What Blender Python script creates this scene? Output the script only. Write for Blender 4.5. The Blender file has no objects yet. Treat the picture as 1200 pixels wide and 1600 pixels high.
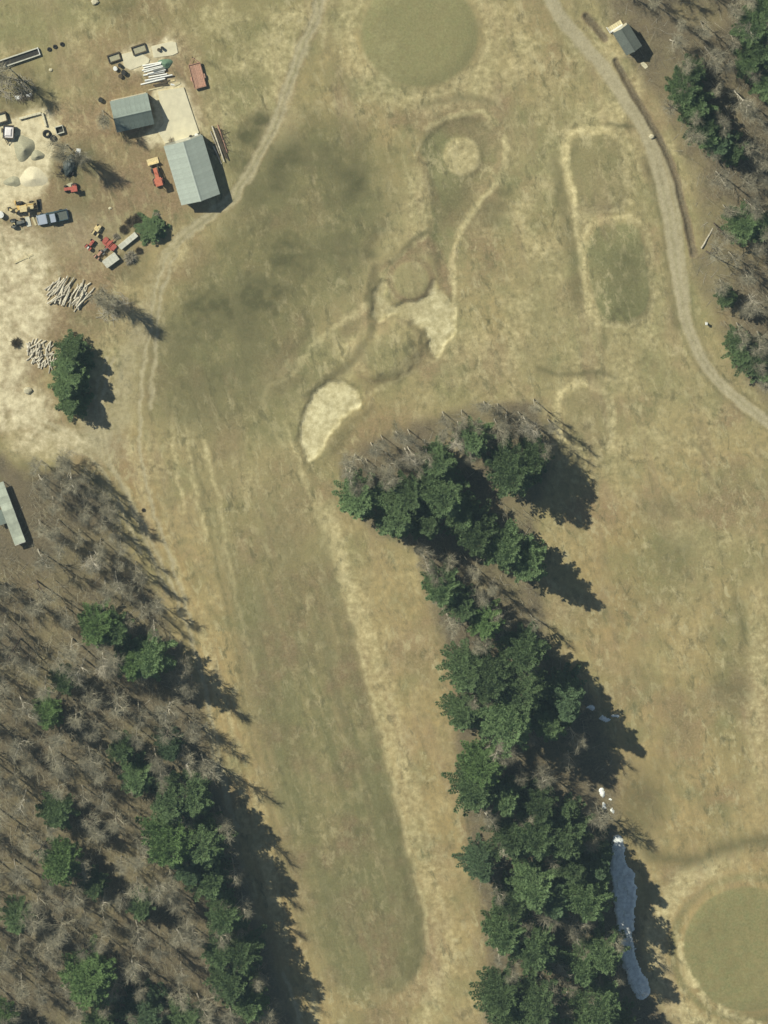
import bpy, bmesh, math, random
import numpy as np
from mathutils import Vector, Matrix

random.seed(7)
S = bpy.context.scene
COL = S.collection

# ------------------------------------------------------------------ camera
MPP = 0.115                       # metres on the ground per photo pixel
DIST = 1100.0
F = Vector((0.06, -0.25, -1.0)).normalized()
RIGHT = F.cross(Vector((0, 1, 0))).normalized()
UP = RIGHT.cross(F).normalized()
CAM = -F * DIST
HALF = 600 * MPP / DIST           # tan of half the horizontal field of view
cd = bpy.data.cameras.new('camera')
cam = bpy.data.objects.new('camera', cd)
COL.objects.link(cam)
cam.matrix_world = Matrix((
    (RIGHT.x, UP.x, -F.x, CAM.x), (RIGHT.y, UP.y, -F.y, CAM.y),
    (RIGHT.z, UP.z, -F.z, CAM.z), (0, 0, 0, 1)))
cd.sensor_fit = 'HORIZONTAL'
cd.angle = 2 * math.atan(HALF)
cd.clip_start = 5
cd.clip_end = 9000
S.camera = cam

# ------------------------------------------------------------------ light
SUN_EL = math.radians(43)
SH = Vector((0.775, -0.632, 0)).normalized()          # where shadows fall on the ground
w = bpy.data.worlds.new('World')
S.world = w
w.use_nodes = True
nt = w.node_tree
bg = nt.nodes['Background']
sky = nt.nodes.new('ShaderNodeTexSky')
sky.sky_type = 'NISHITA'
sky.sun_disc = False
sky.sun_elevation = SUN_EL
sky.sun_rotation = math.atan2(-SH.x, -SH.y)
nt.links.new(sky.outputs[0], bg.inputs[0])
sky.air_density = 0.65
sky.dust_density = 0.7
bg.inputs[1].default_value = 0.065
sl = bpy.data.lights.new('sun', 'SUN')
sl.energy = 5.0
sl.angle = math.radians(0.6)
sl.color = (1.0, 0.975, 0.86)
so = bpy.data.objects.new('sun', sl)
COL.objects.link(so)
so.rotation_euler = Vector((SH.x * math.cos(SUN_EL), SH.y * math.cos(SUN_EL), -math.sin(SUN_EL))).to_track_quat('-Z', 'Y').to_euler()
S.view_settings.view_transform = 'Standard'
S.view_settings.look = 'None'
S.view_settings.exposure = 0.1
S.view_settings.gamma = 1.0
S.render.engine = 'CYCLES'
S.render.filter_size = 2.0


# ------------------------------------------------------------------ photo pixel <-> ground
def P(px, py, z=0.0):
    u = (px - 600) / 600 * HALF
    v = (800 - py) / 600 * HALF
    d = F + RIGHT * u + UP * v
    t = (z - CAM.z) / d.z
    return CAM + d * t


def pix_of(x, y, z=0.0):
    dx, dy, dz = x - CAM.x, y - CAM.y, z - CAM.z
    f = dx * F.x + dy * F.y + dz * F.z
    u = (dx * RIGHT.x + dy * RIGHT.y + dz * RIGHT.z) / f
    v = (dx * UP.x + dy * UP.y + dz * UP.z) / f
    return 600 + u / HALF * 600, 800 - v / HALF * 600


def ang(x0, y0, x1, y1):
    d = P(x1, y1) - P(x0, y0)
    return math.atan2(d.y, d.x)


# ------------------------------------------------------------------ numpy noise and distances
def vnoise(x, y, seed):
    r = np.random.RandomState(seed).rand(256, 256)
    xi = np.floor(x).astype(int)
    yi = np.floor(y).astype(int)
    fx = x - xi
    fy = y - yi
    fx = fx * fx * (3 - 2 * fx)
    fy = fy * fy * (3 - 2 * fy)
    a = r[yi % 256, xi % 256]
    b = r[yi % 256, (xi + 1) % 256]
    c = r[(yi + 1) % 256, xi % 256]
    d = r[(yi + 1) % 256, (xi + 1) % 256]
    return (a * (1 - fx) + b * fx) * (1 - fy) + (c * (1 - fx) + d * fx) * fy


def fbm(x, y, scale, octv, seed):
    s = np.zeros_like(x)
    amp, tot = 1.0, 0.0
    for k in range(octv):
        s += amp * vnoise(x / scale * 2 ** k + 17.3 * k, y / scale * 2 ** k + 9.1 * k, seed + k)
        tot += amp
        amp *= 0.55
    s = s / tot
    return np.clip(0.5 + (s - s.mean()) / (s.std() * 4.2), 0, 1)


def smooth_pts(pts, closed=False, n=6):
    pts = [np.array(p, float) for p in pts]
    N = len(pts)
    out = []
    rng = range(N) if closed else range(N - 1)
    for i in rng:
        if closed:
            p0, p1, p2, p3 = pts[i - 1], pts[i], pts[(i + 1) % N], pts[(i + 2) % N]
        else:
            p0, p1, p2, p3 = pts[max(i - 1, 0)], pts[i], pts[i + 1], pts[min(i + 2, N - 1)]
        for k in range(n):
            t = k / n
            out.append(0.5 * ((2 * p1) + (-p0 + p2) * t + (2 * p0 - 5 * p1 + 4 * p2 - p3) * t * t + (-p0 + 3 * p1 - 3 * p2 + p3) * t ** 3))
    if not closed:
        out.append(pts[-1])
    return np.array(out)


def seg_dist(x, y, a, b):
    d = b - a
    L = max(d.dot(d), 1e-9)
    t = np.clip(((x - a[0]) * d[0] + (y - a[1]) * d[1]) / L, 0, 1)
    return np.hypot(x - a[0] - t * d[0], y - a[1] - t * d[1])


def dist_line(x, y, pts, margin=60, smooth=True):
    p = smooth_pts(pts) if smooth else np.array(pts, float)
    out = np.full(x.shape, 1e4)
    m = (x > p[:, 0].min() - margin) & (x < p[:, 0].max() + margin) & (y > p[:, 1].min() - margin) & (y < p[:, 1].max() + margin)
    xs, ys = x[m], y[m]
    d = np.full(xs.shape, 1e4)
    for i in range(len(p) - 1):
        d = np.minimum(d, seg_dist(xs, ys, p[i], p[i + 1]))
    out[m] = d
    return out


def sd_poly(x, y, pts, margin=80, smooth=True):
    p = smooth_pts(pts, True) if smooth else np.array(pts, float)
    out = np.full(x.shape, 1e4)
    m = (x > p[:, 0].min() - margin) & (x < p[:, 0].max() + margin) & (y > p[:, 1].min() - margin) & (y < p[:, 1].max() + margin)
    xs, ys = x[m], y[m]
    d = np.full(xs.shape, 1e4)
    ins = np.zeros(xs.shape, bool)
    n = len(p)
    for i in range(n):
        a, b = p[i], p[(i + 1) % n]
        d = np.minimum(d, seg_dist(xs, ys, a, b))
        if a[1] != b[1]:
            c = ((a[1] > ys) != (b[1] > ys)) & (xs < (b[0] - a[0]) * (ys - a[1]) / (b[1] - a[1]) + a[0])
            ins ^= c
    out[m] = np.where(ins, -d, d)
    return out


def sd_ell(x, y, cx, cy, rx, ry, rot=0):
    c, s = math.cos(math.radians(rot)), math.sin(math.radians(rot))
    u = (x - cx) * c + (y - cy) * s
    v = -(x - cx) * s + (y - cy) * c
    return (np.hypot(u / rx, v / ry) - 1) * min(rx, ry)


def soft(sd, wdt):
    t = np.clip(0.5 - sd / wdt, 0, 1)
    return t * t * (3 - 2 * t)


# ------------------------------------------------------------------ the terrain sheet
STEP = 0.3
far = [2.0, 5, 10, 20, 40, 90, 200, 450, 1000, 2200]
xs_ = np.concatenate([[-78 - f for f in far[::-1]], np.arange(-78, 78.01, STEP), [78 + f for f in far]])
ys_ = np.concatenate([[-106 - f for f in far[::-1]], np.arange(-106, 106.01, STEP), [106 + f for f in far]])
GX, GY = np.meshgrid(xs_, ys_)
QX0, QY0 = pix_of(GX, GY)
QX = QX0 + (fbm(GX, GY, 2.2, 3, 11) - 0.5) * 7
QY = QY0 + (fbm(GX, GY, 2.2, 3, 21) - 0.5) * 7
n_big = fbm(GX, GY, 22, 4, 31)
n_mid = fbm(GX, GY, 6, 4, 41)
n_sml = fbm(GX, GY, 1.6, 3, 51)
# stretched along the fairway
ca, sa = math.cos(math.radians(-76)), math.sin(math.radians(-76))
AX, AY = GX * ca + GY * sa, -GX * sa + GY * ca
n_str = fbm(AX / 9, AY, 1.1, 3, 61)

M = {k: np.zeros_like(GX) for k in ('sand', 'green', 'dark', 'pale', 'litter', 'dirt', 'brown', 'track', 'gold')}
Z = (n_big - 0.5) * 0.5 + (n_mid - 0.5) * 0.10 + (n_sml - 0.5) * 0.03
ZONE = np.zeros(GX.shape, int)
ZN = ['ground']
SMOOTH = np.zeros_like(GX)


def zone(name, mask):
    ZN.append(name)
    ZONE[mask] = len(ZN) - 1


def put(k, m, s=1.0):
    M[k] = np.maximum(M[k], m * s)


def cut(ks, m, s=1.0):
    for k in ks:
        M[k] = M[k] * (1 - m * s)


ALL = list(M)

# golden rough below, paler above; partly an exposure gradient painted into the colour
put('gold', np.clip((QY - 560) / 500, 0, 1), 0.65)
put('gold', np.clip(n_big * 2 - 0.9, 0, 1), 0.5)
put('pale', np.clip(n_mid * 2.0 - 1.05, 0, 1) * np.clip(1.2 - QY / 1100, 0.3, 1), 0.55)
put('green', np.clip(n_mid[::-1, ::-1] * 2.4 - 1.15, 0, 1), 0.45)
put('green', soft(sd_poly(QX, QY, [(0, 0), (440, 0), (400, 200), (330, 260), (320, 90), (180, 40), (0, 120)]), 120), 0.5)
put('brown', np.clip(fbm(GX, GY, 9, 4, 71) * 2.4 - 1.25, 0, 1), 0.55)

# fairway
FAIR = [(270, 610), (340, 600), (420, 650), (470, 720), (505, 800), (525, 890), (552, 990), (575, 1080), (602, 1190), (630, 1310), (655, 1410),
        (663, 1475), (650, 1525), (600, 1562), (545, 1568), (500, 1530), (470, 1440), (432, 1300), (395, 1160), (370, 1040), (340, 900), (300, 760)]
sdF = sd_poly(QX, QY, FAIR)
fw = soft(sdF, 22) * np.clip((QY - 640) / 420, 0.25, 1)
fw = np.minimum(fw, soft(sdF + 14, 56) * np.clip(1.4 - (QX - QY * 0.25 - 120) / 120, 0, 1) + np.clip((QX - QY * 0.25 - 180) / 100, 0, 1))
zone('fairway', sdF < 0)
cut(['gold', 'pale', 'brown'], fw, 0.6)
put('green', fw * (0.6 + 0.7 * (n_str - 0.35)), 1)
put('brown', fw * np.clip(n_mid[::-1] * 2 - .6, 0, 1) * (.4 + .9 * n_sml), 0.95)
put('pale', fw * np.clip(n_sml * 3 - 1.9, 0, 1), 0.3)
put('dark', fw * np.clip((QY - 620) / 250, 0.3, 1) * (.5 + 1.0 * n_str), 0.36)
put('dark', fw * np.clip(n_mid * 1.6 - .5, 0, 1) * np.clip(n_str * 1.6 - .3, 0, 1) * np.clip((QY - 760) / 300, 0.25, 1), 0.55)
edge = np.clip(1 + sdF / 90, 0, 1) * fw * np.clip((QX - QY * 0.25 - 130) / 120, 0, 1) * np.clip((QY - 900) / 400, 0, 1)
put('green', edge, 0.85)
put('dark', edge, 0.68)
put('pale', fw * np.clip(n_str * 3 - 1.8, 0, 1), 0.38)
# pale rough strips on both sides of it
dR = dist_line(QX, QY, [(505, 800), (545, 900), (580, 1010), (605, 1100), (630, 1200), (660, 1310), (690, 1420), (700, 1500), (660, 1600)])
put('pale', soft(dR - 15, 30) * (0.45 + 0.9 * (n_str - 0.3)), 0.8)
dRL = dist_line(QX, QY, [(527, 890), (556, 985), (580, 1080), (608, 1190), (635, 1310), (660, 1410), (668, 1475)], smooth=True)
put('pale', soft(dRL - 3, 8), 0.75)
dL = dist_line(QX, QY, [(200, 690), (225, 780), (265, 880), (310, 980), (345, 1090), (375, 1200), (410, 1330), (455, 1470), (510, 1620)])
cut(['green'], soft(dL - 22, 30), 0.8)
put('gold', soft(dL - 25, 30), 0.95)
put('pale', soft(dL - 14, 24) * np.clip(n_str * 2 - 0.5, 0, 1), 0.6)
for ln, s in (([(318, 690), (345, 800), (370, 930), (400, 1060)], 0.7), ([(290, 640), (300, 740), (325, 850)], 0.6),
              ([(275, 620), (270, 700), (290, 800)], 0.6), ([(445, 660), (480, 760), (505, 850)], 0.6)):
    put('pale', soft(dist_line(QX, QY, ln) - 3, 7), s)
for ln, s in (([(300, 700), (330, 830), (360, 980), (385, 1100)], 0.4), ([(345, 900), (380, 1080), (420, 1260), (470, 1450)], 0.35)):
    put('dark', soft(dist_line(QX, QY, ln) - 3, 8), s)
put('brown', soft(dist_line(QX, QY, [(680, 900), (705, 1050), (715, 1180), (735, 1300), (760, 1450), (770, 1600)]) - 12, 34), 0.65)

# dark grass left of the bunkers
DK = [(380, 270), (440, 215), (520, 190), (590, 230), (600, 340), (560, 430), (480, 520), (425, 600), (420, 690), (350, 672), (290, 665), (238, 640), (242, 540), (300, 430), (360, 340)]
put('dark', soft(sd_poly(QX, QY, DK), 85) * (0.2 + 1.0 * n_mid) * np.clip(1.35 - QY / 900, .35, 1), 0.85)
put('green', soft(sd_poly(QX, QY, DK), 60), 0.5)
for bx, by, br, bs in ((455, 402, 46, 1.0), (405, 462, 48, .95), (335, 488, 52, .95), (300, 520, 38, .7), (330, 590, 32, .7), (360, 470, 30, .75), (440, 600, 40, .4),
                       (420, 350, 50, .5), (520, 250, 55, .5), (480, 210, 45, .45), (570, 360, 20, .75), (578, 395, 16, .6), (395, 215, 26, .95), (385, 255, 26, .8), (408, 190, 20, .8), (430, 340, 60, .4),
                       (770, 330, 24, .5), (785, 300, 16, .45), (330, 545, 50, .4), (1060, 120, 30, .3), (30, 145, 40, .6), (180, 6, 30, .5),
                       (1140, 1080, 30, .45), (1060, 870, 34, .3), (1030, 790, 26, .28), (120, 260, 40, .6), (205, 420, 26, .5), (30, 735, 30, .5)):
    b = soft(sd_ell(QX, QY, bx, by, br, br * 0.85), br * 1.3)
    put('dark', b * (0.6 + 0.7 * n_sml), bs)

# main green at the top, with collar
sd = sd_ell(QX0, QY0, 655, 52, 92, 84)
g = soft(sd, 10)
cut(ALL, g, 0.75)
put('green', g, 0.62)
zone('putting_green_top', sd < 0)
SMOOTH = np.maximum(SMOOTH, g)
put('pale', soft(np.abs(sd - 16) - 6, 14), 0.5)
put('pale', soft(np.abs(sd_ell(QX, QY, 655, 55, 125, 112)) - 5, 14), 0.4)
Z += soft(sd + 4, 40) * 0.5
# green lower right
sd = sd_ell(QX0, QY0, 1168, 1482, 102, 98)
g = soft(sd, 8)
cut(ALL, g, 0.85)
put('green', g, 0.75)
zone('putting_green_lower', sd < 0)
SMOOTH = np.maximum(SMOOTH, g)
rim = soft(np.abs(sd - 14) - 6, 14)
put('green', rim, 0.7)
put('dark', rim * np.clip((1090 - QX) / 40, 0, 1), 0.35)
put('gold', soft(sd - 70, 50), 0.9)
cut(['green', 'dark'], soft(np.abs(sd - 44) - 18, 18) * np.clip((1130 - QX) / 60, 0, 1), 0.8)
put('pale', soft(np.abs(sd - 42) - 16, 18) * np.clip((1170 - QX) / 60, 0, 1), 0.75)
put('pale', soft(dist_line(QX, QY, [(1058, 1455), (1070, 1515), (1095, 1555), (1135, 1580), (1190, 1605)]) - 5, 9) * np.clip(n_sml * 2.2 - .3, 0, 1), 1.0)
Z += soft(sd - 8, 50) * 0.7
put('dark', soft(dist_line(QX, QY, [(985, 1260), (1010, 1330), (1080, 1345), (1130, 1325), (1215, 1308)]) - 8, 30), 0.75)
put('dark', soft(sd_ell(QX, QY, 1000, 1260, 34, 60, 10), 50), 0.6)
put('gold', soft(sd_ell(QX, QY, 960, 900, 80, 150), 80), 0.8)
put('gold', soft(sd_ell(QX, QY, 1090, 1250, 90, 60), 60), 0.7)
put('green', soft(sd_ell(QX, QY, 1040, 880, 60, 70), 70), 0.55)
put('green', soft(sd_ell(QX, QY, 1145, 1060, 30, 100), 60), 0.7)
put('pale', soft(sd_ell(QX, QY, 1185, 1080, 14, 120), 30), 0.6)

# tee boxes
T1 = [(888, 236), (896, 216), (925, 208), (954, 213), (966, 232), (972, 268), (972, 300), (962, 318), (935, 323), (910, 322), (900, 308), (892, 270)]
T2 = [(922, 372), (940, 352), (985, 351), (1003, 372), (1013, 430), (1012, 475), (990, 498), (955, 500), (935, 482), (920, 425)]
T3 = [(882, 640), (888, 616), (912, 606), (938, 620), (947, 655), (940, 690), (905, 692), (885, 675)]
for nm, T, gs, bs, h in (('tee_brown', T1, .55, .22, .45), ('tee_green', T2, .95, .0, .45), ('tee_small', T3, .35, .25, .35)):
    sd = sd_poly(QX0 + (QX - QX0) * .4, QY0 + (QY - QY0) * .4, T)
    g = soft(sd, 7)
    cut(ALL, g, 0.7)
    put('green', g * (0.6 + 0.6 * n_mid), gs)
    put('brown', g * n_mid * 1.5, bs)
    zone(nm, sd < 0)
    Z += soft(sd - 5, 22) * h
    put('pale', soft(np.abs(sd - 9) - 3, 9), 0.7)
put('dark', soft(sd_poly(QX, QY, [(950, 400), (1000, 390), (1012, 470), (985, 496), (955, 480)]), 30), 0.42)
for ln, wd, s in (([(880, 205), (886, 250), (893, 290), (898, 318)], 4, 1.0), ([(874, 206), (920, 203), (966, 204)], 4, .85), ([(966, 208), (978, 255), (984, 312)], 5, .55),
                  ([(898, 330), (905, 380), (914, 450), (926, 505)], 5, .8), ([(874, 690), (870, 630), (888, 604), (925, 600)], 5, .9), ([(925, 600), (950, 625), (958, 670), (950, 700)], 6, .85),
                  ([(1010, 370), (1020, 440), (1015, 500)], 4, .5)):
    d = soft(dist_line(QX, QY, ln) - wd, wd * 1.4)
    cut(['green', 'dark', 'brown'], d, 0.8)
    put('pale', d * (0.6 + 0.6 * n_sml), s)
for ln, wd, s in (([(868, 250), (880, 330), (895, 400), (902, 480)], 8, .45), ([(840, 578), (880, 586), (940, 584), (962, 590)], 4, .55), ([(1010, 250), (1035, 340), (1048, 430), (1062, 510)], 7, .45),
                  ([(660, 165), (720, 152), (770, 160)], 5, .4), ([(945, 195), (985, 197), (1003, 200)], 3, .6), ([(1080, 690), (1110, 720)], 3, .4), ([(1150, 940), (1165, 1000)], 8, .4)):
    put('dark', soft(dist_line(QX, QY, ln) - wd, wd * 2), s)

# pear shaped bowl with the small disc, the mounds and the two bunkers
PEAR = [(662, 222), (690, 190), (738, 182), (775, 205), (782, 242), (760, 285), (735, 322), (712, 365), (704, 420), (690, 440), (675, 400), (672, 350), (670, 300), (660, 262)]
sd = sd_poly(QX, QY, PEAR)
b = soft(sd, 12)
cut(['gold', 'pale'], b, 0.7)
put('green', b, 0.8)
put('dark', b * (0.35 + 0.7 * n_sml), 0.18)
put('dark', soft(sd_ell(QX, QY, 715, 320, 34, 40), 40), 0.4)
Z -= soft(sd + 4, 28) * 0.45
sd = sd_ell(QX0, QY0, 722, 245, 29, 30)
b = soft(sd, 6)
cut(ALL, b, 0.9)
put('pale', b, 0.5)
Z += soft(sd, 14) * 0.25
for ln, wd, s in (([(668, 200), (700, 184), (745, 175), (775, 192)], 4, .65), ([(790, 215), (790, 260), (768, 295), (742, 325), (718, 365), (707, 430), (712, 500), (704, 540)], 4, .75),
                  ([(662, 250), (668, 300), (672, 350), (668, 365)], 3, .4)):
    d = soft(dist_line(QX, QY, ln) - wd, 8)
    cut(['green', 'dark', 'brown'], d, 0.7)
    put('pale', d, s)
put('dark', soft(dist_line(QX, QY, [(610, 410), (640, 382), (668, 360)]) - 4, 9), 0.6)
put('brown', soft(sd_poly(QX, QY, [(598, 420), (630, 390), (668, 368), (700, 410), (705, 470), (690, 450), (670, 400), (620, 410)]), 16), 0.85)
put('pale', soft(dist_line(QX, QY, [(612, 404), (640, 388), (666, 368)]) - 3, 6) * np.clip(n_sml * 2.4 - .4, 0, 1), 0.9)
B1 = [(583, 470), (590, 445), (600, 440), (606, 468), (640, 474), (668, 462), (682, 440), (692, 462), (708, 480), (712, 510), (700, 540), (682, 556), (672, 540), (664, 516), (640, 500), (612, 494), (592, 500), (584, 490)]
B2 = [(480, 630), (500, 606), (530, 598), (558, 612), (562, 634), (545, 645), (525, 668), (505, 700), (486, 722), (476, 712), (468, 682), (470, 655)]
for i, (B, nm) in enumerate(((B1, 'bunker_upper'), (B2, 'bunker_lower'))):
    sd = sd_poly(QX, QY, B) + (n_sml - .5) * 7 + (n_mid - .5) * 5
    b = soft(sd, 5)
    cut(ALL, b, 0.95)
    put('dark', soft(np.abs(sd - 4) - 1.5, 5), 0.45)  # shadow of the bunker lip, painted as a dark line round the sand
    core = soft(sd_ell(QX, QY, 683, 505, 30, 52, -20), 40) if i == 0 else np.ones_like(QX)
    put('sand', b * (0.35 + 0.65 * core) * (0.55 + 0.6 * n_sml), 1.0)
    zone(nm, sd < -1)
    Z -= soft(sd, 9) * 0.4
sd = sd_ell(QX0, QY0, 642, 437, 28, 28)
put('dark', soft(np.abs(sd - 5) - 2, 6), 0.22)
put('brown', soft(np.abs(sd - 5) - 5, 10), 0.7)
b = soft(sd, 6)
cut(ALL, b, 0.8)
put('green', b, 0.25)
Z += soft(sd - 2, 18) * 0.18
# grass mound under the upper bunker
sd = sd_ell(QX, QY, 603, 548, 54, 40, -28)
cut(['dark', 'brown'], soft(sd, 14), 0.5)
Z += soft(sd, 34) * 1.2
put('brown', soft(np.abs(sd - 4) - 2, 9), 0.4)
for ln, wd, s in (([(575, 478), (545, 496), (510, 522), (475, 560), (450, 590), (415, 602)], 4, .75), ([(415, 602), (410, 628), (424, 668), (445, 700)], 4, .6), ([(575, 618), (610, 598), (640, 580)], 4, .4), ([(660, 565), (690, 558)], 3, .4)):
    put('pale', soft(dist_line(QX, QY, ln) - wd, 9), s)
for ln, wd, s in (([(588, 420), (578, 455), (582, 495), (572, 530), (545, 565), (510, 595), (478, 620)], 7, .6), ([(440, 615), (425, 590), (455, 545), (480, 520)], 8, .5), ([(600, 350), (578, 380), (572, 400)], 10, .5),
                  ([(520, 700), (545, 668), (580, 640)], 8, .4)):
    put('dark', soft(dist_line(QX, QY, ln) - wd, wd * 1.8), s)
    put('brown', soft(dist_line(QX, QY, ln) - wd, wd * 2), s * .7)
put('green', soft(sd_poly(QX, QY, [(420, 605), (470, 590), (520, 560), (480, 620), (465, 690), (430, 670)]), 20), 0.5)
put('brown', soft(sd_ell(QX, QY, 600, 690, 80, 45, -20), 50), 0.6)

# yard at the upper left
YARD = [(-60, 185), (40, 178), (150, 130), (170, 70), (280, 55), (300, 110), (325, 215), (320, 330), (270, 350), (200, 420), (150, 520), (80, 560), (30, 650), (-60, 680)]
sdY = sd_poly(QX, QY, YARD)
put('brown', soft(sdY, 50) * (0.55 + 0.7 * n_mid), 0.95)
cut(['green', 'gold', 'pale'], soft(sdY, 50), 0.5)
zone('yard', sdY < 0)
put('brown', soft(sd_ell(QX, QY, 150, 420, 60, 40), 50), 0.75)
put('brown', soft(sd_ell(QX, QY, 150, 100, 60, 50), 60), 0.55)
put('dirt', soft(sd_poly(QX, QY, [(-60, 185), (25, 185), (66, 172), (88, 195), (84, 240), (72, 285), (60, 305), (30, 312), (10, 320), (-60, 330)]), 18), 1.0)
for bx, by, rx, ry, s in ((15, 430, 64, 70, .75), (30, 490, 50, 70, .7), (5, 560, 36, 90, .8), (25, 640, 60, 34, .7), (80, 690, 60, 24, .5), (15, 310, 40, 30, .7), (270, 150, 24, 24, .9), (275, 190, 32, 34, 1.0),
                          (245, 215, 22, 14, .8), (225, 92, 36, 20, .9), (262, 75, 16, 14, .9), (285, 205, 20, 14, .9)):
    put('dirt', soft(sd_ell(QX, QY, bx, by, rx, ry), min(rx, ry) * .8) * (0.5 + n_sml), s)
put('dirt', soft(sd_poly(QX0, QY0, [(240, 142), (287, 136), (312, 212), (280, 228), (255, 226), (225, 214), (243, 190)]), 8), 1.0)
put('track', soft(sd_ell(QX, QY, 125, 370, 70, 30), 60), 0.35)
put('dark', soft(sd_ell(QX, QY, 125, 320, 50, 26), 40), 0.3)

# tracks
TRK = [(515, -40), (495, 20), (470, 85), (448, 140), (432, 190), (404, 245), (368, 302), (325, 340), (285, 368), (258, 400), (245, 440)]
d = dist_line(QX, QY, TRK)
fade = np.clip((470 - QY) / 110, 0, 1)
cut(['dark', 'green', 'gold'], soft(d - 9, 8) * fade, 0.85)
put('track', soft(d - 8, 7) * fade, 0.75)
put('green', soft(d - 2, 4) * fade, 0.6)
cut(['track'], soft(d - 2, 4) * fade, 0.5)
put('pale', soft(np.abs(d - 6) - 2, 4) * fade, 0.35)
zone('farm_track', (d < 9) & (fade > .4))
put('brown', soft(np.abs(d - 10) - 2, 5) * fade, 0.5)
Z -= soft(np.abs(d - 5) - 2, 4) * 0.06 * fade
RTR = [(848, -30), (872, 20), (905, 62), (945, 108), (980, 160), (1008, 205), (1028, 262), (1046, 340), (1056, 410), (1072, 500), (1102, 570), (1150, 622), (1230, 680)]
d = dist_line(QX0 + (QX - QX0) * .35, QY0 + (QY - QY0) * .35, RTR)
wd = 10.5 - 2.5 * np.clip((QY - 350) / 200, 0, 1)
cut(ALL, soft(d - wd, 6), 0.85)
put('track', soft(d - wd, 6), 1.0)
zone('gravel_track', d < wd)
put('pale', soft(np.abs(d - 6) - 1.5, 4) * (.4 + n_sml), 0.45)
put('green', soft(d - 2, 4) * np.clip((QY - 150) / 100, 0, 1), 0.8)
cut(['track'], soft(d - 2, 4) * np.clip((QY - 150) / 100, 0, 1), 0.35)
put('dark', soft(np.abs(d - wd - 4) - 2, 6) * np.clip((QY - 200) / 100, 0, 1), 0.4)
d2 = dist_line(QX0, QY0, [(1012, 205), (1042, 258), (1058, 325), (1066, 395), (1075, 470)])
put('track', soft(d2 - 4, 6), 0.8)
put('pale', soft(d2 - 3, 5), 0.4)
d3 = dist_line(QX0 + (QX - QX0) * .3, QY0 + (QY - QY0) * .3, [(915, 25), (932, 45), (945, 60)])
d4 = dist_line(QX0 + (QX - QX0) * .3, QY0 + (QY - QY0) * .3, [(962, 95), (985, 140), (1018, 195), (1048, 255), (1068, 325), (1084, 398)])
dd = np.minimum(d3, d4)
put('brown', soft(dd - 5, 6), 1.0)
put('dark', soft(dd - 3, 5) * (0.5 + 0.7 * n_sml), 0.6)
Z -= soft(dd - 1, 11) * 0.95
# faint wheel ruts down the left side
for ln in ([(-20, 590), (40, 640), (90, 668), (140, 695), (172, 730), (205, 790), (232, 860), (262, 930)],
           [(-20, 603), (40, 654), (90, 682), (130, 704), (160, 740), (192, 800), (218, 866)],
           [(176, 560), (164, 610), (160, 660), (172, 720), (200, 770)], [(164, 560), (152, 610), (150, 660), (160, 715)],
           [(262, 395), (246, 440), (236, 500), (226, 570), (218, 650), (226, 740), (258, 850), (300, 970)], [(276, 392), (258, 440), (248, 500), (240, 570), (234, 640)], [(172, 725), (214, 800), (252, 880), (290, 970), (318, 1060), (334, 1140), (348, 1210), (372, 1290)], [(440, 1520), (462, 1570), (480, 1620)], [(322, 1130), (340, 1200), (362, 1270)]):
    d = dist_line(QX, QY, ln)
    put('track', soft(d - 2.5, 6), 0.8)
    put('pale', soft(d - 2, 4), 0.7)
    Z -= soft(d - 2, 4) * 0.05
put('track', soft(sd_ell(QX, QY, 155, 680, 26, 40, -10), 26), 0.65)
put('track', soft(sd_poly(QX, QY, [(262, 400), (240, 430), (205, 510), (176, 590), (158, 690), (190, 720), (206, 640), (222, 560), (246, 480)]), 30) * (.3 + n_mid), 0.45)
put('brown', soft(sd_ell(QX, QY, 130, 718, 40, 14, 30), 20), 0.6)

# woodland floors
WL = [(-80, 745), (40, 742), (110, 735), (150, 755), (185, 830), (225, 900), (262, 970), (290, 1040), (318, 1120), (330, 1200), (352, 1270), (375, 1350), (405, 1440), (432, 1520), (470, 1620), (470, 1720), (-80, 1720)]
WR = [(935, -60), (940, 10), (990, 100), (1035, 170), (1075, 260), (1098, 370), (1080, 420), (1120, 500), (1150, 570), (1195, 625), (1300, 700), (1300, -60)]
WM = [(535, 735), (560, 700), (640, 665), (740, 635), (825, 628), (850, 655), (862, 710), (840, 790), (840, 880), (850, 960), (870, 1020), (920, 1090), (960, 1180), (965, 1280),
      (985, 1400), (1010, 1540), (1040, 1640), (780, 1640), (765, 1500), (735, 1320), (720, 1180), (705, 1050), (670, 930), (650, 860), (590, 830), (545, 790)]
for nm, T in (('woodland_left', WL), ('woodland_right', WR), ('woodland_middle', WM)):
    sd = sd_poly(QX, QY, T)
    b = soft(sd, 26)
    cut(['gold', 'pale', 'green', 'dark'], b, 0.8)
    put('litter', b * (0.75 + 0.5 * (n_mid - .3)), 1.0)
    put('brown', b * np.clip(n_mid * 2.4 - 1.0, 0, 1), 0.9 if nm != 'woodland_left' else 0.6)
    zone(nm, (sd < 0) & (ZONE == 0))
    if nm == 'woodland_right':
        put('gold', b * np.clip(fbm(GX, GY, 5, 3, 81) * 2.2 - .8, 0, 1), 0.5)
put('brown', soft(sd_ell(QX, QY, 692, 850, 26, 18), 24), 1.0)

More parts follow.
